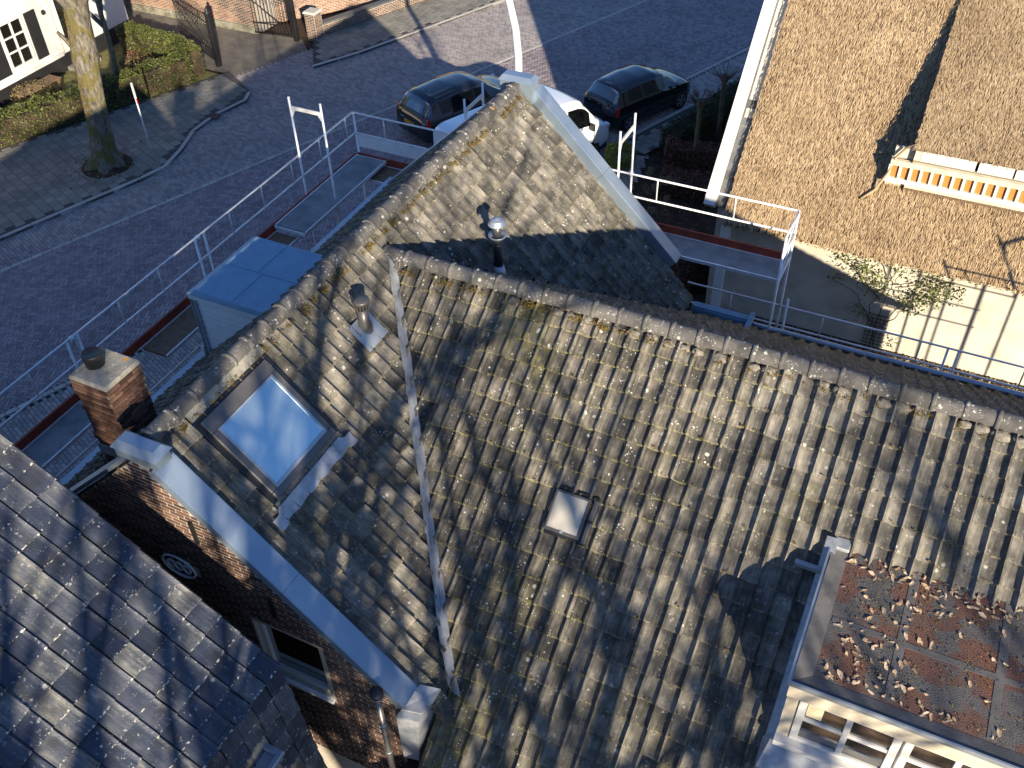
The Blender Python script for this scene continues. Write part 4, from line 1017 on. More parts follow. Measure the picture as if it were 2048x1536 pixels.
# ================================================================== THATCHED HOUSE
th = empty('thatched_house', (1, 24, 0), label='thatched house with cream plaster walls and a raised thatch dormer', cat='house')
PT = rad(46.5); ct, st = math.cos(PT), math.sin(PT); EY, EZ = 20.02, 2.95; RY = 25.9; RZ = EZ+(RY-EY)*math.tan(PT)
MB().box((-4.45, 20.55, -.04), (7, 27, 3.2)).obj('wall', 'plaster', th)
MB().prism([V(-4.75, 20.45, 0), V(-4.75, RY, 0), V(-4.75, RY, RZ-.25), V(-4.75, 20.45, 3.1)], (.30, 0, 0)).prism([V(-4.75, RY, 0), V(-4.75, 31.3, 0), V(-4.75, 31.3, 3.1), V(-4.75, RY, RZ-.25)], (.30, 0, 0)).obj('gable_wall', 'plaster', th)
MB().box((-4.60, 20.38, 0), (-4.38, 20.549, 2.9)).obj('corner_pier', 'siding', th)
def tz(x, y):
    z = EZ+(y-EY)*math.tan(PT)+.035*mnoise.noise((x*.6, y*.6, 1))
    return z
def shed(x, y):
    """raised thatch over the dormer"""
    return 5.20+(y-21.0)*math.tan(rad(34.5))
def tmain(): 
    m = MB(); nx, ny = 60, 44; x0, x1 = -4.45, 7
    for j in range(ny+1):
        y = EY+(RY-EY)*j/ny
        for i in range(nx+1): x = x0+(x1-x0)*i/nx; m.v.append((x, y, tz(x, y)))
    for j in range(ny):
        for i in range(nx): q = j*(nx+1)+i; m.f.append((q, q+1, q+nx+2, q+nx+1))
    b = len(m.v)   # eave underside
    for i in range(nx+1): x = x0+(x1-x0)*i/nx; m.v.append((x, EY+.10, EZ-.20)); m.v.append((x, EY+.55, EZ-.12))
    for i in range(nx): m.f += [(b+2*i, b+2*i+2, i+1, i), (b+2*i+1, b+2*i+3, b+2*i+2, b+2*i)]
    b = len(m.v); 
    for j in range(ny+1): x, y, z = m.v[j*(nx+1)]; m.v.append((x-.0, y, z-.3))
    for j in range(ny): m.f.append((j*(nx+1), (j+1)*(nx+1), b+j+1, b+j))
    m.add([V(x0, RY, RZ), V(x1, RY, RZ), V(x1, 31.8, 2.9), V(x0, 31.8, 2.9)], [(0, 1, 2, 3)])
    return m.obj('thatch', 'thatch_base', th, True)
tmn = tmain()
SXL = -.76
sm = MB()
ys = [21.0+(26.2-21.0)*j/30 for j in range(31)]
for y in ys:
    for i in range(31): x = SXL+(7-SXL)*i/30; sm.v.append((x+(.05*mnoise.noise((y*1.5, 0, 0)) if i == 0 else 0), y, shed(x, y)+.02*mnoise.noise((x*.9, y*.9, 7))))
for j in range(30):
    for i in range(30): q = j*31+i; sm.f.append((q, q+1, q+32, q+31))
b = len(sm.v)
for j, y in enumerate(ys): sm.v.append((SXL-.05, y, min(shed(0, y), tz(SXL, y)-.05)))
for j in range(30): sm.f.append((j*31, (j+1)*31, b+j+1, b+j))
b = len(sm.v)
for i in range(31): x = SXL+(7-SXL)*i/30; sm.v.append((x, 21.06, 5.05)); sm.v.append((x, 21.5, 5.12))
for i in range(30): sm.f += [(i, i+1, b+2*i+2, b+2*i), (b+2*i, b+2*i+2, b+2*i+3, b+2*i+1)]
dth = sm.obj('dormer_thatch', 'thatch_base', th, True)
# reeds: short slivers lying down the slope
def reeds(name, parent, n, fz, x0, x1, y0, y1, pit, keep):
    g = np.random.default_rng(5); vs, fs, rn = [], [], []
    t = V(0, -math.cos(pit), -math.sin(pit)); nz = V(0, -math.sin(pit), math.cos(pit)); k = 0
    while k < n:
        x, y = RNG.uniform(x0, x1), RNG.uniform(y0, y1)
        if not keep(x, y): n -= 0; k += 1; continue
        p = V(x, y, fz(x, y)+.004); L = RNG.uniform(.06, .16); w = RNG.uniform(.005, .010)
        d = (t+V(RNG.gauss(-.06, .11), 0, 0)+nz*RNG.uniform(.05, .32)).normalized(); s = d.cross(nz).normalized()*w
        b = len(vs); vs += [tuple(p-s), tuple(p+s), tuple(p+d*L+s*.7), tuple(p+d*L-s*.7)]; fs.append((b, b+1, b+2, b+3)); rn.append(RNG.random()); k += 1
    me = bpy.data.meshes.new(name); me.from_pydata(vs, [], fs); me.update()
    me.attributes.new('rnd', 'FLOAT', 'FACE').data.foreach_set('value', rn)
    link(name, me, 'thatch', parent, kind='stuff')
def main_keep(x, y):
    if x > SXL and y > 21.06 and shed(x, y) > tz(x, y): return False
    return score(V(x, y, tz(x, y)), 40) > 0
reeds('reed_ends', tmn, 75000, tz, -4.5, 3.6, EY-.03, RY, PT, main_keep)
def shed_keep(x, y): return shed(x, y) > tz(x, y)-.05 and score(V(x, y, shed(x, y)), 40) > 0
reeds('reed_ends', dth, 42000, lambda x, y: shed(x, y)+.01, SXL-.04, 3.2, 20.95, 25.5, rad(34.5), shed_keep)
# eave fringe
fr_p = [V(RNG.uniform(-4.5, 3.5), EY+RNG.uniform(-.03, .12), EZ-RNG.random()*.2) for i in range(5200)]
foliage('eave_reeds', fr_p, 'thatch', tmn, .05, -.3, .5, kind='stuff')
# verge: white coping and slates
FT = mat_frame((0, EY, EZ), (1, 0, 0), (0, ct, st), (0, -st, ct)); TL = (RY-EY)/ct
MB().box((-5.06, .25, -.26), (-4.80, TL, -.02), FT).obj('white_verge_board', 'white', th)
for k in range(34):
    MB().box((-4.795, .3+k*.22, -.26), (-4.46, .3+k*.22+.225, -.20+.004*(k % 2)), FT @ Matrix.Rotation(0, 4, 'X')).obj('slate', 'slate', th, bevel=.006)
# dormer front
dw = empty('dormer_window', (.4, 21.05, 4.27), th)
MB().box((-1.22, 21.10, 4.0), (4, 21.3, 4.72)).obj('backing', 'cream', dw)
MB().box((-1.27, 21.0, 4.22), (4, 21.099, 4.32)).obj('lower_rail', 'white', dw)
MB().box((-1.2, 20.99, 4.64), (4, 21.099, 4.76)).obj('ledge', 'cream', dw)
pit_ = .2225
for k in range(20):
    x = -1.22+k*pit_; MB().box((x, 21.01, 4.321), (x+.06, 21.098, 4.639)).obj('rib', 'white', dw)
    MB().box((x+.061, 21.06, 4.321), (x+pit_-.001, 21.098, 4.639)).obj('panel', 'amber', dw)
for a, b in ((-.62, .50), (.56, 1.26), (1.30, 2.2), (2.25, 3.5)): MB().box((a, 21.16, 4.762), (b, 21.22, 5.10)).obj('shutter', 'white', dw)
MB().box((-1.18, 21.16, 4.761), (-.63, 21.24, 5.0)).obj('cheek_board', 'plaster', dw)
MB().tube([(-1.62, 20.75, 3.80), (-1.38, 20.9, 4.0), (-1.2, 21.02, 4.42), (-1.12, 21.05, 4.80), (-.95, 21.05, 5.08), (-.76, 21.0, 5.2)], .03, 6).obj('reed_edge', 'thatch', dw, True)
# climbing rose on the plaster wall, trellis
def wallp(x, y, d=.12): return Yp(x, y, 20.55-d)
rs = empty('climbing_rose', wallp(1745, 715), label='climbing rose with sparse green leaves trained on the cream plaster wall', cat='climber')
stem = MB(); lp = []
paths = [[(1735, 712), (1748, 655), (1738, 610), (1760, 590), (1790, 575)], [(1742, 712), (1752, 650), (1768, 600), (1785, 570), (1802, 545), (1830, 525)], [(1748, 650), (1720, 605), (1715, 590), (1690, 570), (1665, 560)],
         [(1758, 600), (1735, 570), (1720, 545), (1700, 530), (1678, 515)], [(1785, 570), (1780, 545), (1765, 520), (1752, 510)], [(1755, 655), (1790, 635), (1812, 612), (1840, 590)], [(1790, 575), (1830, 570), (1860, 565), (1905, 575)],
         [(1830, 525), (1815, 505), (1790, 500)], [(1742, 640), (1725, 625), (1712, 640)]]
for P in paths:
    pts = [wallp(a, b, .10+RNG.random()*.06) for a, b in P]; fine = []
    for a, b in zip(pts, pts[1:]):
        for k in range(5): fine.append(a.lerp(b, k/5)+V(RNG.gauss(0, .012), RNG.gauss(0, .01), RNG.gauss(0, .012)))
    stem.tube(fine, [.016*(1-.7*i/len(fine)) for i in range(len(fine))], 5)
stem.obj('stems', 'bark2', rs, True)
for cx, cy, n_, s in ((1690, 520, 60, 12), (1725, 535, 150, 14), (1745, 560, 130, 16), (1760, 575, 80, 14), (1800, 540, 60, 16), (1835, 600, 170, 16), (1870, 590, 190, 18), (1890, 575, 110, 16), (1910, 590, 60, 12), (1850, 545, 70, 16), (1715, 625, 40, 10), (1672, 555, 40, 8), (1785, 685, 30, 9), (1815, 610, 70, 12), (1795, 515, 30, 12)):
    for i in range(int(n_*1.2)): lp.append(wallp(cx+RNG.gauss(0, s), cy+RNG.gauss(0, s*.8), RNG.uniform(.08, .32)))
foliage('leaves', lp, 'rose', rs, .062, .5, .5)
tr = empty('trellis', wallp(1742, 690, .05), label='small dark wire trellis at the foot of the climbing rose', cat='trellis')
a, b = wallp(1722, 690, .05), wallp(1762, 690, .05)
for k in range(6): x = a.x+(b.x-a.x)*k/5; MB().box((x-.006, 20.49, .05), (x+.006, 20.502, 1.0)).obj('upright', 'iron', tr)
for k in range(9): z = .1+k*.108; MB().box((a.x-.02, 20.478, z), (b.x+.02, 20.489, z+.012)).obj('wire', 'iron', tr)
# ================================================================== VEHICLES
def make_vehicle(name, label, cat, center, head, ST, win, shield, rearg, wheels, paint, rimr=.3, group=None, sidewin=True):
    root = empty(name, center, label=label, cat=cat, group=group)
    u = Vector((head[0], head[1], 0)).normalized(); l = Vector((-u.y, u.x, 0))
    Mx = mat_frame(center, u, l, (0, 0, 1))
    ST = np.array(ST, float); xs = np.linspace(ST[0, 0], ST[-1, 0], 110)
    P = np.stack([np.interp(xs, ST[:, 0], ST[:, k]) for k in range(1, 6)], 1)
    for _ in range(2):
        Q = P.copy(); Q[1:-1] = (P[:-2]+2*P[1:-1]+P[2:])/4; Q[2:-2] = (Q[1:-3]+2*Q[2:-2]+Q[3:-1])/4; P = Q
    ts = [0, 1, 1.5, 2, 3, 4, 4.12, 4.4, 4.7, 4.9, 5, 5.5, 6, 7, 8]
    def sec(p):
        w, zs, zb, zr, wr = p; h = zr-zb; k = min(1, h/.35)
        pts = [(.9*w, zs), (w*.99, zs+.12), (w, (zs+zb)/2), (.985*w, zb-.06), (.955*w, zb), (wr*(1+.0*k), zb+h*(.6+.25*k)), (wr*.86, zr-.02*k), (wr*.45, zr+.01), (0, zr+.02)]
        ys = np.interp(ts, range(9), [a for a, b in pts]); zz = np.interp(ts, range(9), [b for a, b in pts]); return ys, zz
    rows = []
    for i, x in enumerate(xs):
        ys, zz = sec(P[i]); rows.append([(x, y, z) for y, z in zip(ys, zz)]+[(x, -y, z) for y, z in list(zip(ys, zz))[-2::-1]])
    nt = len(ts); full = 2*nt-1
    tmid = [(ts[i]+ts[i+1])/2 for i in range(nt-1)]; tm = tmid+tmid[::-1]
    G = {}
    for i in range(len(xs)-1):
        xm = (xs[i]+xs[i+1])/2; h = P[i][3]-P[i][2]
        for j in range(full-1):
            t = tm[j]; zq = rows[i][j][2]; kind = 'body'
            if 4.12 < t < 4.9 and h > .2 and any(a < xm < b for a, b in win): kind = 'side_window'
            elif t > 5.0 and shield[0] < xm < shield[1]: kind = 'windscreen'
            elif t > 5.0 and rearg and rearg[0] < xm < rearg[1]: kind = 'rear_window'
            if t < 3.6 and any((xm-wx)**2+(zq+.04-.31)**2 < (rimr+.10)**2 for wx in wheels): continue
            G.setdefault(kind if kind in ('body', 'windscreen', 'rear_window') else kind+('L' if j < nt-1 else 'R'), []).append((i, j))
    for kind, cells in G.items():
        m = MB(); idx = {}
        def vid(i, j):
            if (i, j) not in idx: idx[(i, j)] = len(m.v); m.v.append(tuple(Mx @ Vector(rows[i][j])))
            return idx[(i, j)]
        for i, j in cells: m.f.append((vid(i, j), vid(i, j+1), vid(i+1, j+1), vid(i+1, j)))
        if kind == 'body':
            for i in (0, len(xs)-1): m.f.append(tuple(vid(i, j) for j in range(full)))
        me = m.mesh(kind); bm = bmesh.new(); bm.from_mesh(me); bmesh.ops.recalc_face_normals(bm, faces=bm.faces); bm.to_mesh(me); bm.free()
        if kind != 'body':
            c = sum((v.co for v in me.vertices), Vector())/len(me.vertices)
            if me.polygons[0].normal.dot(c-(Mx @ V(0, 0, .6))) < 0: me.flip_normals()
        smooth_by_angle(me, 35)
        link(kind.rstrip('LR'), me, paint if kind == 'body' else ('rearglass' if kind in ('rear_window', 'windscreen') else 'carglass'), root)
    hw = P[len(xs)//2][0]
    MB().box((ST[0, 0]+.25, -hw+.12, .2), (ST[-1, 0]-.25, hw-.12, .62), Mx).obj('underbody', 'black', root)
    for wx in wheels:
        for s in (1, -1):
            c = Mx @ V(wx, s*(hw-.10), .31); ax = l*s
            w = MB().lathe([(.19, -.09), (.295, -.09), (.31, -.06), (.31, .06), (.295, .09), (.2, .085)], c, 24, ax).obj('wheel', 'tyre', root, True)
            r = MB().lathe([(.2, .06), (.205, .085), (.19, .088), (.18, .05)], c, 24, ax)
            e1 = u; e2 = V(0, 0, 1)
            for k in range(5):
                a = 2*math.pi*k/5; d = e1*math.cos(a)+e2*math.sin(a); r.beam(c+ax*.075+d*.02, c+ax*.075+d*.19, .05, .03, ax)
            r.obj('rim', 'rim', w, False)
    return root, Mx
HEAD = (.40, .917)
hatch = [(-1.87, .66, .36, .80, .84, .55), (-1.84, .76, .30, .92, .97, .62), (-1.76, .81, .27, .98, 1.08, .66), (-1.50, .835, .24, 1.0, 1.42, .61), (-1.3, .845, .22, 1.0, 1.475, .61), (-.5, .85, .2, .98, 1.52, .62), (.15, .85, .2, .95, 1.50, .61), (.5, .85, .2, .94, 1.40, .60), (1.05, .845, .2, .92, 1.0, .68), (1.5, .82, .22, .86, .91, .62), (1.78, .72, .28, .74, .80, .52), (1.88, .5, .36, .6, .64, .4)]
car2, M2 = make_vehicle('parked_car', 'small black hatchback parked in shade beside the dark clipped hedge', 'car', V(-10.1, 29.75, 0), (.42, .907), hatch,
    [(-1.2, -.62), (-.52, .42)], (.52, 1.02), (-1.74, -1.5), (-1.2, 1.2), 'carblack', group='parked vehicles')
def cbox(root, Mx, name, a, b, mat, bev=.01): return MB().box(a, b, Mx).obj(name, mat, root, bevel=bev)
def car_bits(root, Mx, xr, hw, zt, xf, zl0, zl1, tail=.2, hy=.62, plate=True, hatchlen=1.0):
    for s in (1, -1):
        y0, y1 = sorted((s*(hw-tail), s*(hw+.006)))
        MB().hexa([Mx @ V(xr+.02, y0, zl0), Mx @ V(xr+.20, y0, zl0), Mx @ V(xr+.24, y1, zl0), Mx @ V(xr+.10, y1, zl0)], [Mx @ V(xr+.06, y0, zl1), Mx @ V(xr+.2, y0, zl1), Mx @ V(xr+.3, y1, zl1), Mx @ V(xr+.16, y1, zl1)]).obj('tail_lamp', 'redlamp', root, bevel=.015)
        y0, y1 = sorted((s*(hw-.28), s*(hw-.09)))
        cbox(root, Mx, 'headlamp', (xf-.30, y0, zl0-.15), (xf-.10, y1, zl0+.0), 'clearlamp', .03)
        mir = MB().box((.78, s*(hw+.14)-.07, .94), (.90, s*(hw+.14)+.07, 1.06), Mx).obj('mirror', 'carblack', root, bevel=.03, seg=2)
        cbox(root, Mx, 'door_handle', (-.15, s*(hw)-.015, .80), (.02, s*(hw)+.015, .825), 'black', .005)
car_bits(car2, M2, -1.86, .82, 1.5, 1.88, .70, .98)
MB().tube([M2 @ V(-1.2, 0, 1.49), M2 @ V(-1.32, .0, 1.66)], .006, 5).obj('antenna', 'black', car2)
MB().beam(M2 @ V(-1.77, .02, 1.06), M2 @ V(-1.72, -.3, 1.13), .015, .02).obj('wiper', 'black', car2)
MB().lathe([(.035, 0), (.03, .012)], M2 @ V(-1.845, 0, .89), 12, -(M2.to_3x3() @ V(1, 0, 0))).obj('badge', 'rim', car2)
def flat_text(s, root, Mx, size, mat='black', name='lettering'):
    cu = bpy.data.curves.new(name, 'FONT'); cu.body = s; cu.size = size; cu.align_x = 'CENTER'; cu.align_y = 'CENTER'; cu.extrude = .002
    o = bpy.data.objects.new('t', cu); COL.objects.link(o); dg = bpy.context.evaluated_depsgraph_get()
    me = bpy.data.meshes.new_from_object(o.evaluated_get(dg)); bpy.data.objects.remove(o); me.transform(Mx); return link(name, me, mat, root)
def rear_frame(Mx, x, y, z): return Mx @ mat_frame((x, y, z), (0, -1, 0), (0, 0, 1), (-1, 0, 0))
for yy, w_ in ((.45, .12), (-.42, .13)): cbox(car2, M2, 'lettering', (-1.862, yy-w_/2, .90), (-1.835, yy+w_/2, .922), 'rim', .003)
mpv = [(-2.14, .70, .36, .78, .82, .6), (-2.11, .82, .30, .95, 1.0, .68), (-2.0, .87, .26, 1.02, 1.12, .72), (-1.75, .895, .24, 1.04, 1.46, .66), (-1.5, .905, .22, 1.03, 1.55, .66), (-.6, .91, .2, 1.0, 1.60, .67), (.2, .91, .2, .98, 1.56, .66), (.55, .91, .2, .97, 1.46, .65), (1.2, .90, .2, .94, 1.02, .74), (1.7, .87, .22, .86, .92, .68), (2.0, .78, .28, .74, .8, .58), (2.14, .5, .36, .6, .64, .42)]
car1, M1 = make_vehicle('parked_car', 'larger black car with a yellow number plate on the road beyond the white van', 'car', V(-15.25, 26.75, 0), HEAD, mpv,
    [(-1.45, -.98), (-.92, -.1), (-.02, .5)], (.6, 1.16), (-1.98, -1.72), (-1.32, 1.38), 'carblack', group='parked vehicles')
car_bits(car1, M1, -2.12, .88, 1.58, 2.12, .82, 1.08)
MB().tube([M1 @ V(-1.35, 0, 1.56), M1 @ V(-1.5, 0, 1.74)], .006, 5).obj('antenna', 'black', car1)
cbox(car1, M1, 'number_plate', (-2.165, -.26, .70), (-2.15, .26, .82), 'plate', .004)
flat_text('HF-945-P', car1, rear_frame(M1, -2.167, 0, .76), .10)
cbox(car1, M1, 'lettering', (-2.16, .3, .84), (-2.138, .45, .862), 'rim', .003)
vans = [(-2.75, .94, .4, 1.2, 2.18, .86), (-2.70, .98, .34, 1.2, 2.24, .89), (-2.45, 1.0, .3, 1.2, 2.28, .91), (.9, 1.0, .28, 1.2, 2.27, .91), (1.4, 1.0, .28, 1.2, 2.2, .88), (1.7, 1.0, .28, 1.18, 2.04, .85), (2.25, .985, .28, 1.14, 1.32, .82), (2.6, .95, .3, 1.04, 1.12, .76), (2.85, .86, .34, .86, .92, .64), (2.95, .64, .4, .68, .72, .5)]
van, MV = make_vehicle('delivery_van', 'white delivery van half hidden behind the far gable of the tiled house', 'van', V(-11.94, 24.65, 0), (.40, .917), vans,
    [(.95, 1.92)], (1.62, 2.22), None, (-1.75, 2.0), 'carwhite', group='parked vehicles')
for s in (1, -1):
    cbox(van, MV, 'headlamp', (2.55, s*.80-.12, .86), (2.81, s*.80+.10, 1.0), 'clearlamp', .03); cbox(van, MV, 'mirror', (1.78, s*1.1-.09, 1.15), (1.9, s*1.1+.09, 1.38), 'black', .03)
    cbox(van, MV, 'tail_lamp', (-2.765, s*.9-.05, .8), (-2.69, s*.9+.05, 1.2), 'redlamp', .01)
for s in (1, -1):
    for x in (.82, 2.02): cbox(van, MV, 'door_seam', (x-.006, s*1.0-.008, .45), (x+.006, s*1.0+.004, 1.12), 'black', .001)
    cbox(van, MV, 'side_trim', (-2.3, s*1.0-.01, .62), (2.0, s*1.0+.012, .68), 'black', .004)
cbox(van, MV, 'rear_handle', (-2.78, .05, 1.55), (-2.74, .40, 1.63), 'black'); cbox(van, MV, 'door_seam', (-2.757, -.006, .5), (-2.745, .006, 2.1), 'black', .001)
# ================================================================== STREET LAMP, SIGN POST
lb = Zp(1043, 430, 0)
sl_ = empty('street_lamp', lb, label='tall curved pale metal street lamp mast rising behind the far gable', cat='street lamp')
lp_ = [lb+V(0, 0, z) for z in (0, 2, 4, 4.9)]+[lb+V(-.05, -.02, 5.6), lb+V(-.19, -.06, 6.3), lb+V(-.46, -.14, 7.0), lb+V(-1.0, -.3, 7.6), lb+V(-1.8, -.5, 7.85)]
MB().tube(lp_, [.12, .115, .11, .105, .1, .095, .088, .08, .07], 16).obj('mast', 'galv', sl_, True)
MB().lathe([(.17, 0), (.17, .5), (.12, .6)], lb, 16).obj('base', 'galv', sl_, True)
MB().box(tuple(lb+V(-2.4, -.62, 7.78)), tuple(lb+V(-1.7, -.42, 7.9))).obj('lantern', 'galv', sl_, bevel=.03)
sp = V(-23.54, 20.74, .085)
sg = empty('sign_post', sp, label='thin metal post with red and white band beside the mossy tree', cat='post')
MB().tube([sp, sp+V(0, 0, 2.2)], .026, 8).obj('pole', 'galv', sg, True)
MB().box((sp.x-.02, sp.y-.032, 1.95), (sp.x+.034, sp.y+.032, 2.5)).obj('white_band', 'white', sg, bevel=.01)
MB().box((sp.x+.0341, sp.y-.028, 1.80), (sp.x+.042, sp.y+.028, 1.98)).obj('red_band', 'redlamp', sg)
# ================================================================== TREES
def branch(m, p, d, L, r, lev, rng, ends=None, nseg=5, maxlev=4, sides=(10, 7, 5, 4, 3), kids=(5, 5, 4, 3), up=.12, spread=.9):
    pts, rs = [p.copy()], [r]; d = d.normalized()
    for i in range(nseg):
        d = (d+V(rng.gauss(0, .10), rng.gauss(0, .10), rng.gauss(0, .07)+up*.3)).normalized()
        p = p+d*(L/nseg); pts.append(p.copy()); rs.append(r*(1-.62*(i+1)/nseg))
    m.tube(pts, rs, sides[min(lev, len(sides)-1)], False)
    if ends is not None and lev >= maxlev-1: ends += pts[2:]
    if lev >= maxlev: return
    for k in range(kids[min(lev, len(kids)-1)]):
        f = (k+.6+rng.random()*.6)/(kids[min(lev, len(kids)-1)]+.6); f = min(.98, .25+.75*f if lev else .35+.65*f)
        i = min(nseg-1, int(f*nseg)); q = pts[i].lerp(pts[i+1], f*nseg-i) if i+1 <= nseg else pts[-1]
        a = rng.uniform(0, 6.28); o = d.orthogonal().normalized(); o2 = d.cross(o)
        nd = d*math.cos(spread*rng.uniform(.6, 1.1))+(o*math.cos(a)+o2*math.sin(a))*math.sin(spread*rng.uniform(.6, 1.1))
        branch(m, q, nd+V(0, 0, up), L*rng.uniform(.5, .72), max(.008, rs[i]*rng.uniform(.5, .75)), lev+1, rng, ends, max(3, nseg-1), maxlev, sides, kids, up, spread)
def bare_tree(name, base, H, r, label, cat='tree', seed=0, mat='bark2', lean=(0, 0), kids=(6, 5, 4, 3), maxlev=4, group=None, trunkf=.42, spread=.8):
    rng = random.Random(seed); base = Vector(base); t = empty(name, base, label=label, cat=cat, group=group)
    m = MB(); n = 7; pts = [base+V(lean[0]*i/n, lean[1]*i/n, H*trunkf*i/n-.05)+V(rng.gauss(0, .02), rng.gauss(0, .02), 0) for i in range(n+1)]
    m.tube(pts, [r*1.35]+[r*(1-.4*i/n) for i in range(1, n+1)], 12, False); m.obj('trunk', mat, t, True)
    c = MB(); top = pts[-1]
    for k in range(kids[0]):
        a = 6.28*k/kids[0]+rng.random()*.6; sp_ = rng.uniform(.25, .95)
        branch(c, pts[-1-(k % 3)], V(math.cos(a)*sp_, math.sin(a)*sp_, 1), H*(1-trunkf)*rng.uniform(.6, .95), r*rng.uniform(.5, .72), 1, rng, None, 5, maxlev, kids=kids, spread=spread)
    c.obj('crown', mat, t, True); return t
# mossy street tree: its bole fills the frame's top left corner, limbs above it
t1 = empty('street_tree', (-24.34, 19.5, .08), label='thick mossy grey tree trunk on the footpath across the road', cat='tree')
m = MB(); b0 = V(-24.33, 19.5, 0)
rng = random.Random(4)
prof = [(0, .70), (.15, .56), (.4, .45), (.7, .39), (1.4, .345), (2.4, .325), (3.2, .34), (3.6, .39), (4.0, .36), (4.6, .345), (5.2, .37)]
nb_ = 20
for z, r in prof:
    c = b0+V(.07*z, .095*z, z)
    for k in range(nb_):
        a = 2*math.pi*k/nb_; rr = r*(1+.13*mnoise.noise((math.cos(a)*1.5, math.sin(a)*1.5, z*.9)))*(1+(.22 if z < .3 else .04)*math.sin(a*5))
        m.v.append(tuple(c+V(math.cos(a)*rr, math.sin(a)*rr, 0)))
for j in range(len(prof)-1):
    for k in range(nb_): m.f.append((j*nb_+k, j*nb_+(k+1) % nb_, (j+1)*nb_+(k+1) % nb_, (j+1)*nb_+k))
m.obj('trunk', 'bark', t1, True)
cr = MB(); topc = b0+V(.36, .5, 5.15)
for k in range(5):
    a = k*1.25+.3; branch(cr, topc+V(.15*math.cos(a), .15*math.sin(a), 0), V(math.cos(a)*.5, math.sin(a)*.5, 1), 4.2, .2, 1, rng, None, 5, 3)
branch(cr, b0+V(.26, .36, 3.65), V(-.9, -.2, .6), 1.0, .12, 3, rng, None, 5, 3)
cr.obj('crown', 'bark', t1, True)
mp = [b0+V(.07*z, .095*z, z)+V(math.cos(a)*.35, math.sin(a)*.35, 0) for z, a in ((RNG.uniform(1.8, 5.2), RNG.gauss(-2.6, .8)) for i in range(2500)) if mnoise.noise((a*1.5, z*1.2, 2)) > -.05]
foliage('bark_moss', mp, 'moss', t1, .045, .2, .5, kind='stuff')
bs = Zp(240, 175, .05)
bare_tree('slim_tree', bs, 7.5, .13, 'slim bare tree behind the hedge next to the mossy tree', seed=3, mat='bark', lean=(.1, .1), kids=(4, 4, 3, 2), maxlev=3)
for i, (bp, tp, lab) in enumerate((((1385, 345), (1397, 262), 'pollarded small tree standing in front of the brown beech hedge'), ((1432, 292), (1447, 198), 'pollarded small tree farther back beside the white verge board'))):
    b = Zp(*bp, 0); t = empty('pollard_tree', b, label=lab, cat='tree', group='pollarded garden trees')
    MB().tube([b-V(0, 0, .05), b+V(.02, 0, 1), b+V(0, .02, 2.0), b+V(.01, 0, 2.25)], [.10, .075, .07, .10], 10).obj('trunk', 'bark2' if i else 'bark', t, True)
    c = MB(); rng = random.Random(i)
    c.lathe([(.06, -.12), (.15, .0), (.13, .12), (.03, .18)], b+V(0, 0, 2.28), 10)
    for k in range(34):
        a = rng.uniform(0, 6.28); branch(c, b+V(.08*math.cos(a), .08*math.sin(a), 2.3), V(math.cos(a), math.sin(a), rng.uniform(.2, 1.4)), rng.uniform(.25, .55), .014, 3, rng, None, 3, 3)
    c.obj('crown', 'bark2', t, True)
# tall bare trees of the garden behind the camera: they throw the dappled shade on the roofs
TL_ = ((7.0, -7.8, 16, .42, 12), (4.2, -9.8, 15, .42, 14), (12.2, -11.0, 17, .42, 15))
for x, y, H, r, sdd in TL_:
    bare_tree('garden_tree', (x, y, -.05), H, r, 'tall bare garden tree standing behind the viewer', seed=sdd, kids=(5, 5, 4, 3) if sdd != 12 else (5, 4, 4, 3), maxlev=3, group='bare trees behind the viewer', trunkf=.35, spread=.75)
# ================================================================== HEDGES AND PLANTS
def hedge(name, path, w, h, mat, label, cat='hedge', n=6000, size=.05, z0=0, core='soil', group=None, round_=.12):
    t = empty(name, Vector((*path[0], z0)), label=label, cat=cat, group=group); pts = []; m = MB()
    P = [Vector((*p, 0)) for p in path]; segs = [(P[i], P[i+1]) for i in range(len(P)-1)]; tot = sum((b-a).length for a, b in segs)
    for a, b in segs:
        d = (b-a).normalized(); s = V(-d.y, d.x, 0)*w/2*.82
        m.hexa([a-s+V(0, 0, z0), b-s+V(0, 0, z0), b+s+V(0, 0, z0), a+s+V(0, 0, z0)], [a-s*.9+V(0, 0, z0+h*.9), b-s*.9+V(0, 0, z0+h*.9), b+s*.9+V(0, 0, z0+h*.9), a+s*.9+V(0, 0, z0+h*.9)])
        k = int(n*(b-a).length/tot)
        for i in range(k):
            f = RNG.uniform(-.02, 1.02); p = a.lerp(b, f); q = RNG.random(); sd = V(-d.y, d.x, 0)
            bump = 1+.16*mnoise.noise((p.x*1.9, p.y*1.9, z0))+.08*mnoise.noise((p.x*5, p.y*5, z0))
            if q < .42: v = p+sd*RNG.uniform(-w/2, w/2)+V(0, 0, z0+h*bump*RNG.uniform(.93, 1.03))
            elif q < .92:
                s_ = 1 if RNG.random() < .5 else -1; v = p+sd*s_*w/2*bump*RNG.uniform(.92, 1.05)+V(0, 0, z0+h*RNG.uniform(.02, 1.0))
            else:
                e_ = a if RNG.random() < .5 else b; v = e_+(d*(-.05 if e_ is a else .05))+sd*RNG.uniform(-w/2, w/2)+V(0, 0, z0+h*RNG.random())
            pts.append(v)
    m.obj('core', core, t); foliage('leaves', pts, mat, t, size, .5, .5); return t
hp = lambda x, y, z=0: tuple(Zp(x, y, z))[:2]
hedge('clipped_hedge', [(-31.0, 14.2), (-28.75, 19.0), (-26.0, 25.55)], .75, 1.0, 'box', 'long clipped green hedge along the far footpath', n=17000, size=.075)
hedge('clipped_hedge', [(-25.9, 26.0), (-27.2, 26.45), (-29.8, 26.7)], .7, 1.05, 'box', 'short clipped green hedge beside the drive and open iron gate', n=7000, size=.075)
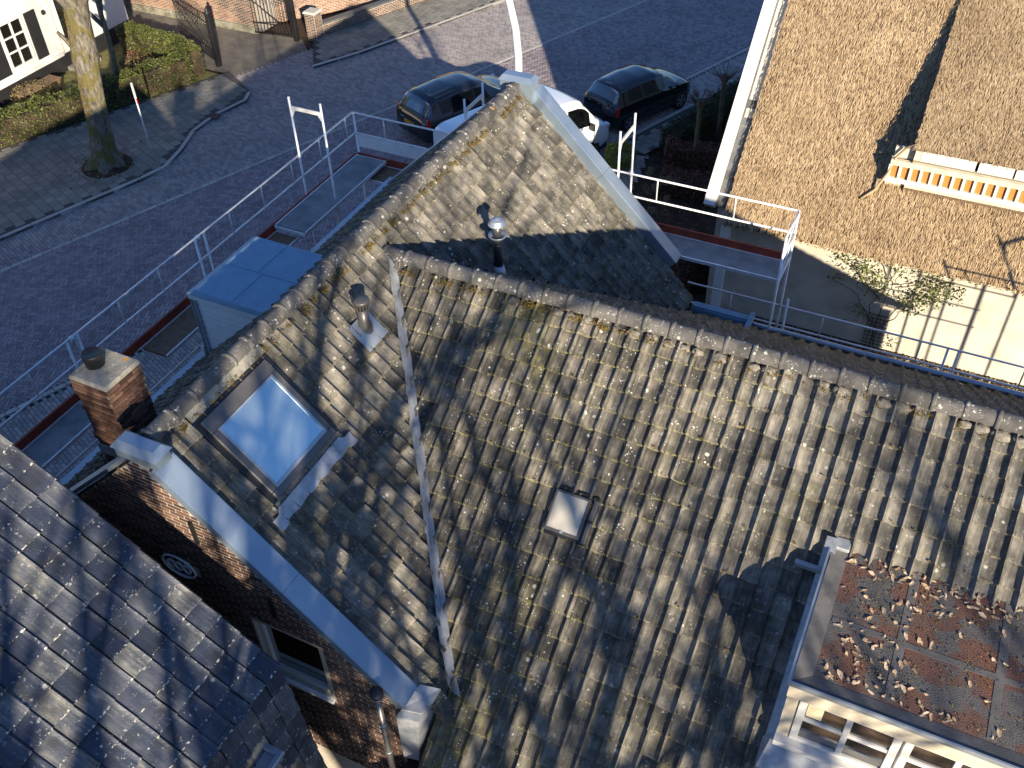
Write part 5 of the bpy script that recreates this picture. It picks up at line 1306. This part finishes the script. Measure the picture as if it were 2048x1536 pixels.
hedge('dark_hedge', [hp(1340, 262, .95), hp(1420, 212, .95), hp(1500, 155, .95)], .7, .95, 'holly', 'dark clipped green hedge beside the parked black hatchback', n=8000, size=.06)
hedge('beech_hedge', [hp(1335, 285, .9), hp(1460, 300, .9)], .55, .9, 'beech', 'brown-leaved beech hedge next to the dark green hedge', n=5200, size=.06, group='beech hedges')
hedge('beech_hedge', [hp(1325, 345, .5), hp(1440, 365, .5)], 1.0, .5, 'beech', 'low brown-leaved beech hedge nearer the scaffold', n=3600, size=.06, group='beech hedges')
hedge('beech_hedge', [(-5.9, 20.6), (-5.2, 21.5)], .8, 1.2, 'beech', 'brown-leaved beech shrub beside the corner of the cream plaster wall', n=3000, size=.05, group='beech hedges')
def shrub(name, c, r, h, mat, label, n, size, cat='shrub', group=None, core='soil', flat=1):
    c = Vector(c); t = empty(name, c, label=label, cat=cat, group=group); pts = []
    for i in range(n):
        d = V(RNG.gauss(0, 1), RNG.gauss(0, 1), RNG.gauss(0, 1)).normalized(); k = RNG.uniform(.8, 1.05)
        pts.append(c+V(d.x*r*k, d.y*r*k, h/2+d.z*h/2*k))
    st_ = MB()
    for k in range(9):
        a = k*.7; st_.tube([c-V(0, 0, .03), c+V(math.cos(a)*r*.4, math.sin(a)*r*.4, h*.5), c+V(math.cos(a)*r*.7, math.sin(a)*r*.7, h*.8)], [.012, .008, .004], 4)
    st_.obj('stems', 'bark2', t); foliage('leaves', pts, mat, t, size, .4, .5); return t
b = Zp(1240, 318, .3)
shrub('ball_shrub', (b.x, b.y, 0), .48, .85, 'lime', 'round yellow-green shrub beside the scaffold frame and white van', 3800, .05)
for k, (x, y, lab) in enumerate(((1418, 218, 'larger dried hydrangea bush beside the white verge board'), (1325, 395, 'dried hydrangea bush behind the scaffold guard rail'), (1290, 385, 'small dried hydrangea bush right next to the far gable coping'), (1315, 445, 'low dried plant just behind the red toe board'))):
    c = Zp(x, y, .3); t = empty('hydrangea', (c.x, c.y, 0), label=lab, cat='shrub', group='dried hydrangeas'); pts = []; s_ = MB()
    for j in range(9 if k == 0 else 6):
        q = V(c.x+RNG.gauss(0, .28), c.y+RNG.gauss(0, .28), RNG.uniform(.5, 1.0)); s_.tube([V(c.x, c.y, -.02), q], [.008, .004], 4)
        for i in range(140): d = V(RNG.gauss(0, 1), RNG.gauss(0, 1), RNG.gauss(0, 1)).normalized(); pts.append(q+d*.10*RNG.uniform(.8, 1.05))
    s_.obj('stems', 'bark2', t); foliage('flower_heads', pts, 'dry', t, .035, .3, .5)
for x, y, r, h, mt, lab in ((70, 195, .75, .7, 'shrubmix', 'brownish shrub in front of the bench of the white house'), (55, 225, .6, .5, 'shrubmix', 'low winter shrub close to the long clipped hedge'), (290, 110, .8, .35, 'redplant', 'patch of red heather between the two clipped hedges'), (265, 125, .5, .35, 'shrubmix', 'small green plant beside the red heather patch'), (210, 165, .5, .45, 'dry', 'tan dry plant just right of the mossy trunk')):
    c = Zp(x, y, .2); shrub('garden_shrub', (c.x, c.y, .02), r, h, mt, lab, 900, .06, group='garden shrubs')
lit = [V(RNG.uniform(-9.4, -5.0), RNG.uniform(17.3, 26.5), -.045+RNG.random()*.02) for i in range(2600)]
foliage('leaf_litter', lit, 'beech', None, .06, 1.0, .5, kind='stuff', label='brown leaf litter on the dark garden soil')
lit = [V(-24.3+RNG.gauss(0, .6), 19.5+RNG.gauss(0, .55), .11+RNG.random()*.05) for i in range(500)]
foliage('twig_litter', lit, 'dry', None, .07, .6, .6, kind='stuff', label='dry twigs round the foot of the mossy tree')
# ================================================================== WHITE HOUSE (top left)
WX = -30.85
wh = empty('white_house', (WX, 23, 0), label='white plastered house with dark shutters across the road', cat='house')
MB().box((WX-6, 14, .62), (WX, 28.0, 3.6)).obj('wall', 'white', wh)
MB().box((WX-5.9, 14.1, 0), (WX+.05, 27.9, .619)).obj('plinth', 'black', wh)
MB().box((WX+.001, 14, .60), (WX+.09, 24.45, .72)).obj('base_band', 'white', wh)
MB().hexa([V(WX-6.4, 13.6, 3.6), V(WX+.5, 13.6, 3.6), V(WX+.5, 28.4, 3.6), V(WX-6.4, 28.4, 3.6)], [V(WX-3.2, 14.5, 6.8), V(WX-2.8, 14.5, 6.8), V(WX-2.8, 27.5, 6.8), V(WX-3.2, 27.5, 6.8)]).obj('roof', 'slate', wh)
def wh_win(y0, y1, z0, z1, cols, rows, fr='white'):
    w = MB().box((WX-.06, y0, z0), (WX+.008, y1, z1)).obj('window', 'winglass', wh)
    f = MB().box((WX+.0, y0-.06, z0-.08), (WX+.05, y0+.02, z1+.06)).box((WX+.0, y1-.02, z0-.08), (WX+.05, y1+.06, z1+.06)).box((WX, y0+.02, z0-.08), (WX+.05, y1-.02, z0)).box((WX, y0+.02, z1-.02), (WX+.05, y1-.02, z1+.06)); f.obj('window_frame', 'cream' if fr == 'cream' else 'white', w)
    for k in range(1, cols): y = y0+(y1-y0)*k/cols; MB().box((WX+.009, y-.035, z0), (WX+.04, y+.035, z1-.02)).obj('glazing_bar', fr, w)
    for k in range(1, rows): z = z0+(z1-z0)*k/rows; MB().box((WX+.009, y0+.02, z-.03), (WX+.035, y1-.02, z+.03)).obj('glazing_bar', fr, w)
wh_win(22.25, 23.2, 1.02, 2.52, 2, 3)
for y0, y1 in ((23.38, 23.86), (21.5, 22.1)): MB().box((WX+.002, y0, .86), (WX+.05, y1, 2.55)).obj('shutter', 'black', wh)
wh_win(24.75, 25.9, .95, 2.6, 3, 2, 'black')
MB().lathe([(.05, 0), (.07, .1), (.03, .16)], (WX+.1, 24.15, 2.25), 10).obj('wall_lamp', 'iron', wh)
MB().box((WX+.02, 24.45, .0), (WX+.6, 25.6, .16)).obj('door_step', 'slab', wh)
MB().box((WX+.001, 24.50, .0), (WX+.04, 24.55, 3.0)).obj('door_trim', 'cream', wh)
bn = Zp(75, 172, .45)
be = empty('garden_bench', (bn.x, bn.y, 0), label='weathered wooden bench against the dark plinth of the white house', cat='bench')
for k in range(4): MB().box((bn.x-.28+k*.14, bn.y-.85, .43), (bn.x-.16+k*.14, bn.y+.85, .47)).obj('slat', 'wood', be)
for yy in (-.75, .7):
    for xx in (-.25, .2): MB().box((bn.x+xx, bn.y+yy, .0), (bn.x+xx+.06, bn.y+yy+.06, .429)).obj('leg', 'wood', be)
# ================================================================== BRICK HOUSE, GATES, LOW WALL
bh = empty('brick_house', (-29, 32, 0), label='orange-red brick house at the end of the drive across the road', cat='house')
bw = MB().box((-36, 30.02, 0), (-26.1, 36, 4)).obj('wall', 'mortar', bh)
MB().box((-36, 29.94, 0), (-26.12, 30.019, .28)).obj('plinth', 'concrete', bh)
jw = brick_face(bw, (0, 30.02, 0), (1, 0, 0), (0, 0, 1), (0, -1, 0), lambda u, v: -33 < u < -26.1 and .28 < v < 3.5, -33, -26.1, .3, 2.9)
pieces(jw, 'brick', 'brick_far', 200)
w2 = MB().prism([V(-26.1, 31.2, 0), V(-23.3, 34.5, 0), V(-23.3, 34.5, 4), V(-26.1, 31.2, 4)], (-.3, .3, 0)).obj('side_wall', 'mortar', bh)
dd = V(2.8, 3.3, 0); L2 = dd.length; dd = dd.normalized(); nd_ = V(dd.y, -dd.x, 0)
jw = brick_face(w2, V(-26.1, 31.2, 0), dd, (0, 0, 1), nd_, lambda u, v: 0 < u < L2 and v < 3, 0, L2, .0, 2.2)
pieces(jw, 'brick', 'brick_far', 60)
def gate(name, hinge, free, h, label, arch=True):
    hinge, free = Vector(hinge), Vector(free); t = empty(name, hinge, label=label, cat='gate', group='black iron drive gates'); d = free-hinge; L = d.length; d = d/L
    MB().box((hinge.x-.09, hinge.y-.09, 0), (hinge.x+.09, hinge.y+.09, h+.25)).obj('gate_post', 'iron', t, bevel=.01)
    MB().lathe([(.13, 0), (.13, .04), (.05, .08), (.07, .15), (.01, .24)], hinge+V(0, 0, h+.25), 12).obj('finial', 'iron', t, True)
    n_ = int(L/.16)
    for k in range(n_+1):
        p = hinge+d*(.14+(L-.18)*k/n_); z1 = h*(1-.0)+.12*math.sin(3.14*k/n_)
        MB().tube([p+V(0, 0, .1), p+V(0, 0, z1), p+V(0, 0, z1+.09)], [.014, .014, .002], 5).obj('bar', 'iron', t)
    for z in (.16, .55, h-.18): MB().beam(hinge+d*.09+V(0, 0, z), hinge+d*L+V(0, 0, z), .025, .04).obj('rail', 'iron', t)
    MB().beam(hinge+d*.12+V(0, 0, .2), hinge+d*L+V(0, 0, h-.22), .02, .03).obj('brace', 'iron', t)
    for k in range(4):
        c = hinge+d*(.3+k*(L-.5)/3)+V(0, 0, h-.36); MB().tube([c+d*(.1*math.cos(a*.7))+V(0, 0, .1*math.sin(a*.7)) for a in range(10)], .008, 4, False).obj('scroll', 'iron', t)
gate('iron_gate', (-25.75, 27.0, 0), (-28.7, 28.4, 0), 1.75, 'black iron gate standing open beside the clipped hedge')
gate('iron_gate', (-24.35, 30.05, 0), (-26.15, 29.8, 0), 1.75, 'black iron gate standing open against the brick house')
pl_ = empty('brick_pillar', (-23.75, 30.5, 0), label='short brick gate pillar with grey cap at the end of the low wall', cat='pillar')
pm = MB().box((-23.98, 30.28, 0), (-23.52, 30.74, 1.05)).obj('core', 'mortar', pl_)
jp = []
for o, eu, en in ((V(-23.98, 30.28, 0), V(1, 0, 0), V(0, -1, 0)), (V(-23.52, 30.28, 0), V(0, 1, 0), V(1, 0, 0))): jp += brick_face(pm, o, eu, (0, 0, 1), en, lambda u, v: 0 <= u < .47 and v < 1.05, 0, .46, .02, 1.04)
pieces(jp, 'brick', 'brick_far', 80)
MB().hexa([V(-24.03, 30.23, 1.05), V(-23.47, 30.23, 1.05), V(-23.47, 30.79, 1.05), V(-24.03, 30.79, 1.05)], [V(-23.98, 30.28, 1.13), V(-23.52, 30.28, 1.13), V(-23.52, 30.74, 1.13), V(-23.98, 30.74, 1.13)]).obj('cap', 'kerb', pl_)
lw = empty('garden_wall', (-22.5, 33, 0), label='low brick garden wall with dark coping along the far footpath', cat='wall')
a, b = V(-23.5, 30.75, 0), V(-19.2, 41, 0); d = (b-a).normalized(); s = V(-d.y, d.x, 0)*.22
wm = MB().prism([a, b, b+V(0, 0, .5), a+V(0, 0, .5)], s).obj('core', 'mortar', lw)
jp = brick_face(wm, a, d, (0, 0, 1), V(d.y, -d.x, 0), lambda u, v: 0 <= u < 11 and v < .5, 0, 11, .02, .49); pieces(jp, 'brick', 'brick_far', 150)
MB().prism([a+V(0, 0, .5)-s*.2, b+V(0, 0, .5)-s*.2, b+V(0, 0, .58)-s*.2, a+V(0, 0, .58)-s*.2], s*1.4).obj('coping', 'slate', lw)
tr_ = Zp(665, 30, 0)
bare_tree('small_tree', (tr_.x-.5, tr_.y+.6, -.03), 4, .09, 'small bare tree behind the low brick garden wall', seed=8, kids=(4, 3, 3, 2), maxlev=3)

lit = []
for i in range(900):
    k = RNG.random(); y = RNG.uniform(8, 40)
    p = gl(y, RNG.gauss(-.2, .35)) if k < .4 else (gr(y, RNG.gauss(.1, .4)) if k < .6 else gl(y, RNG.uniform(-6, 6)))
    lit.append(p+V(0, 0, .016))
foliage('street_litter', lit, 'dry', None, .045, 1.4, .6, kind='stuff', label='scattered leaf scraps on the brick street')
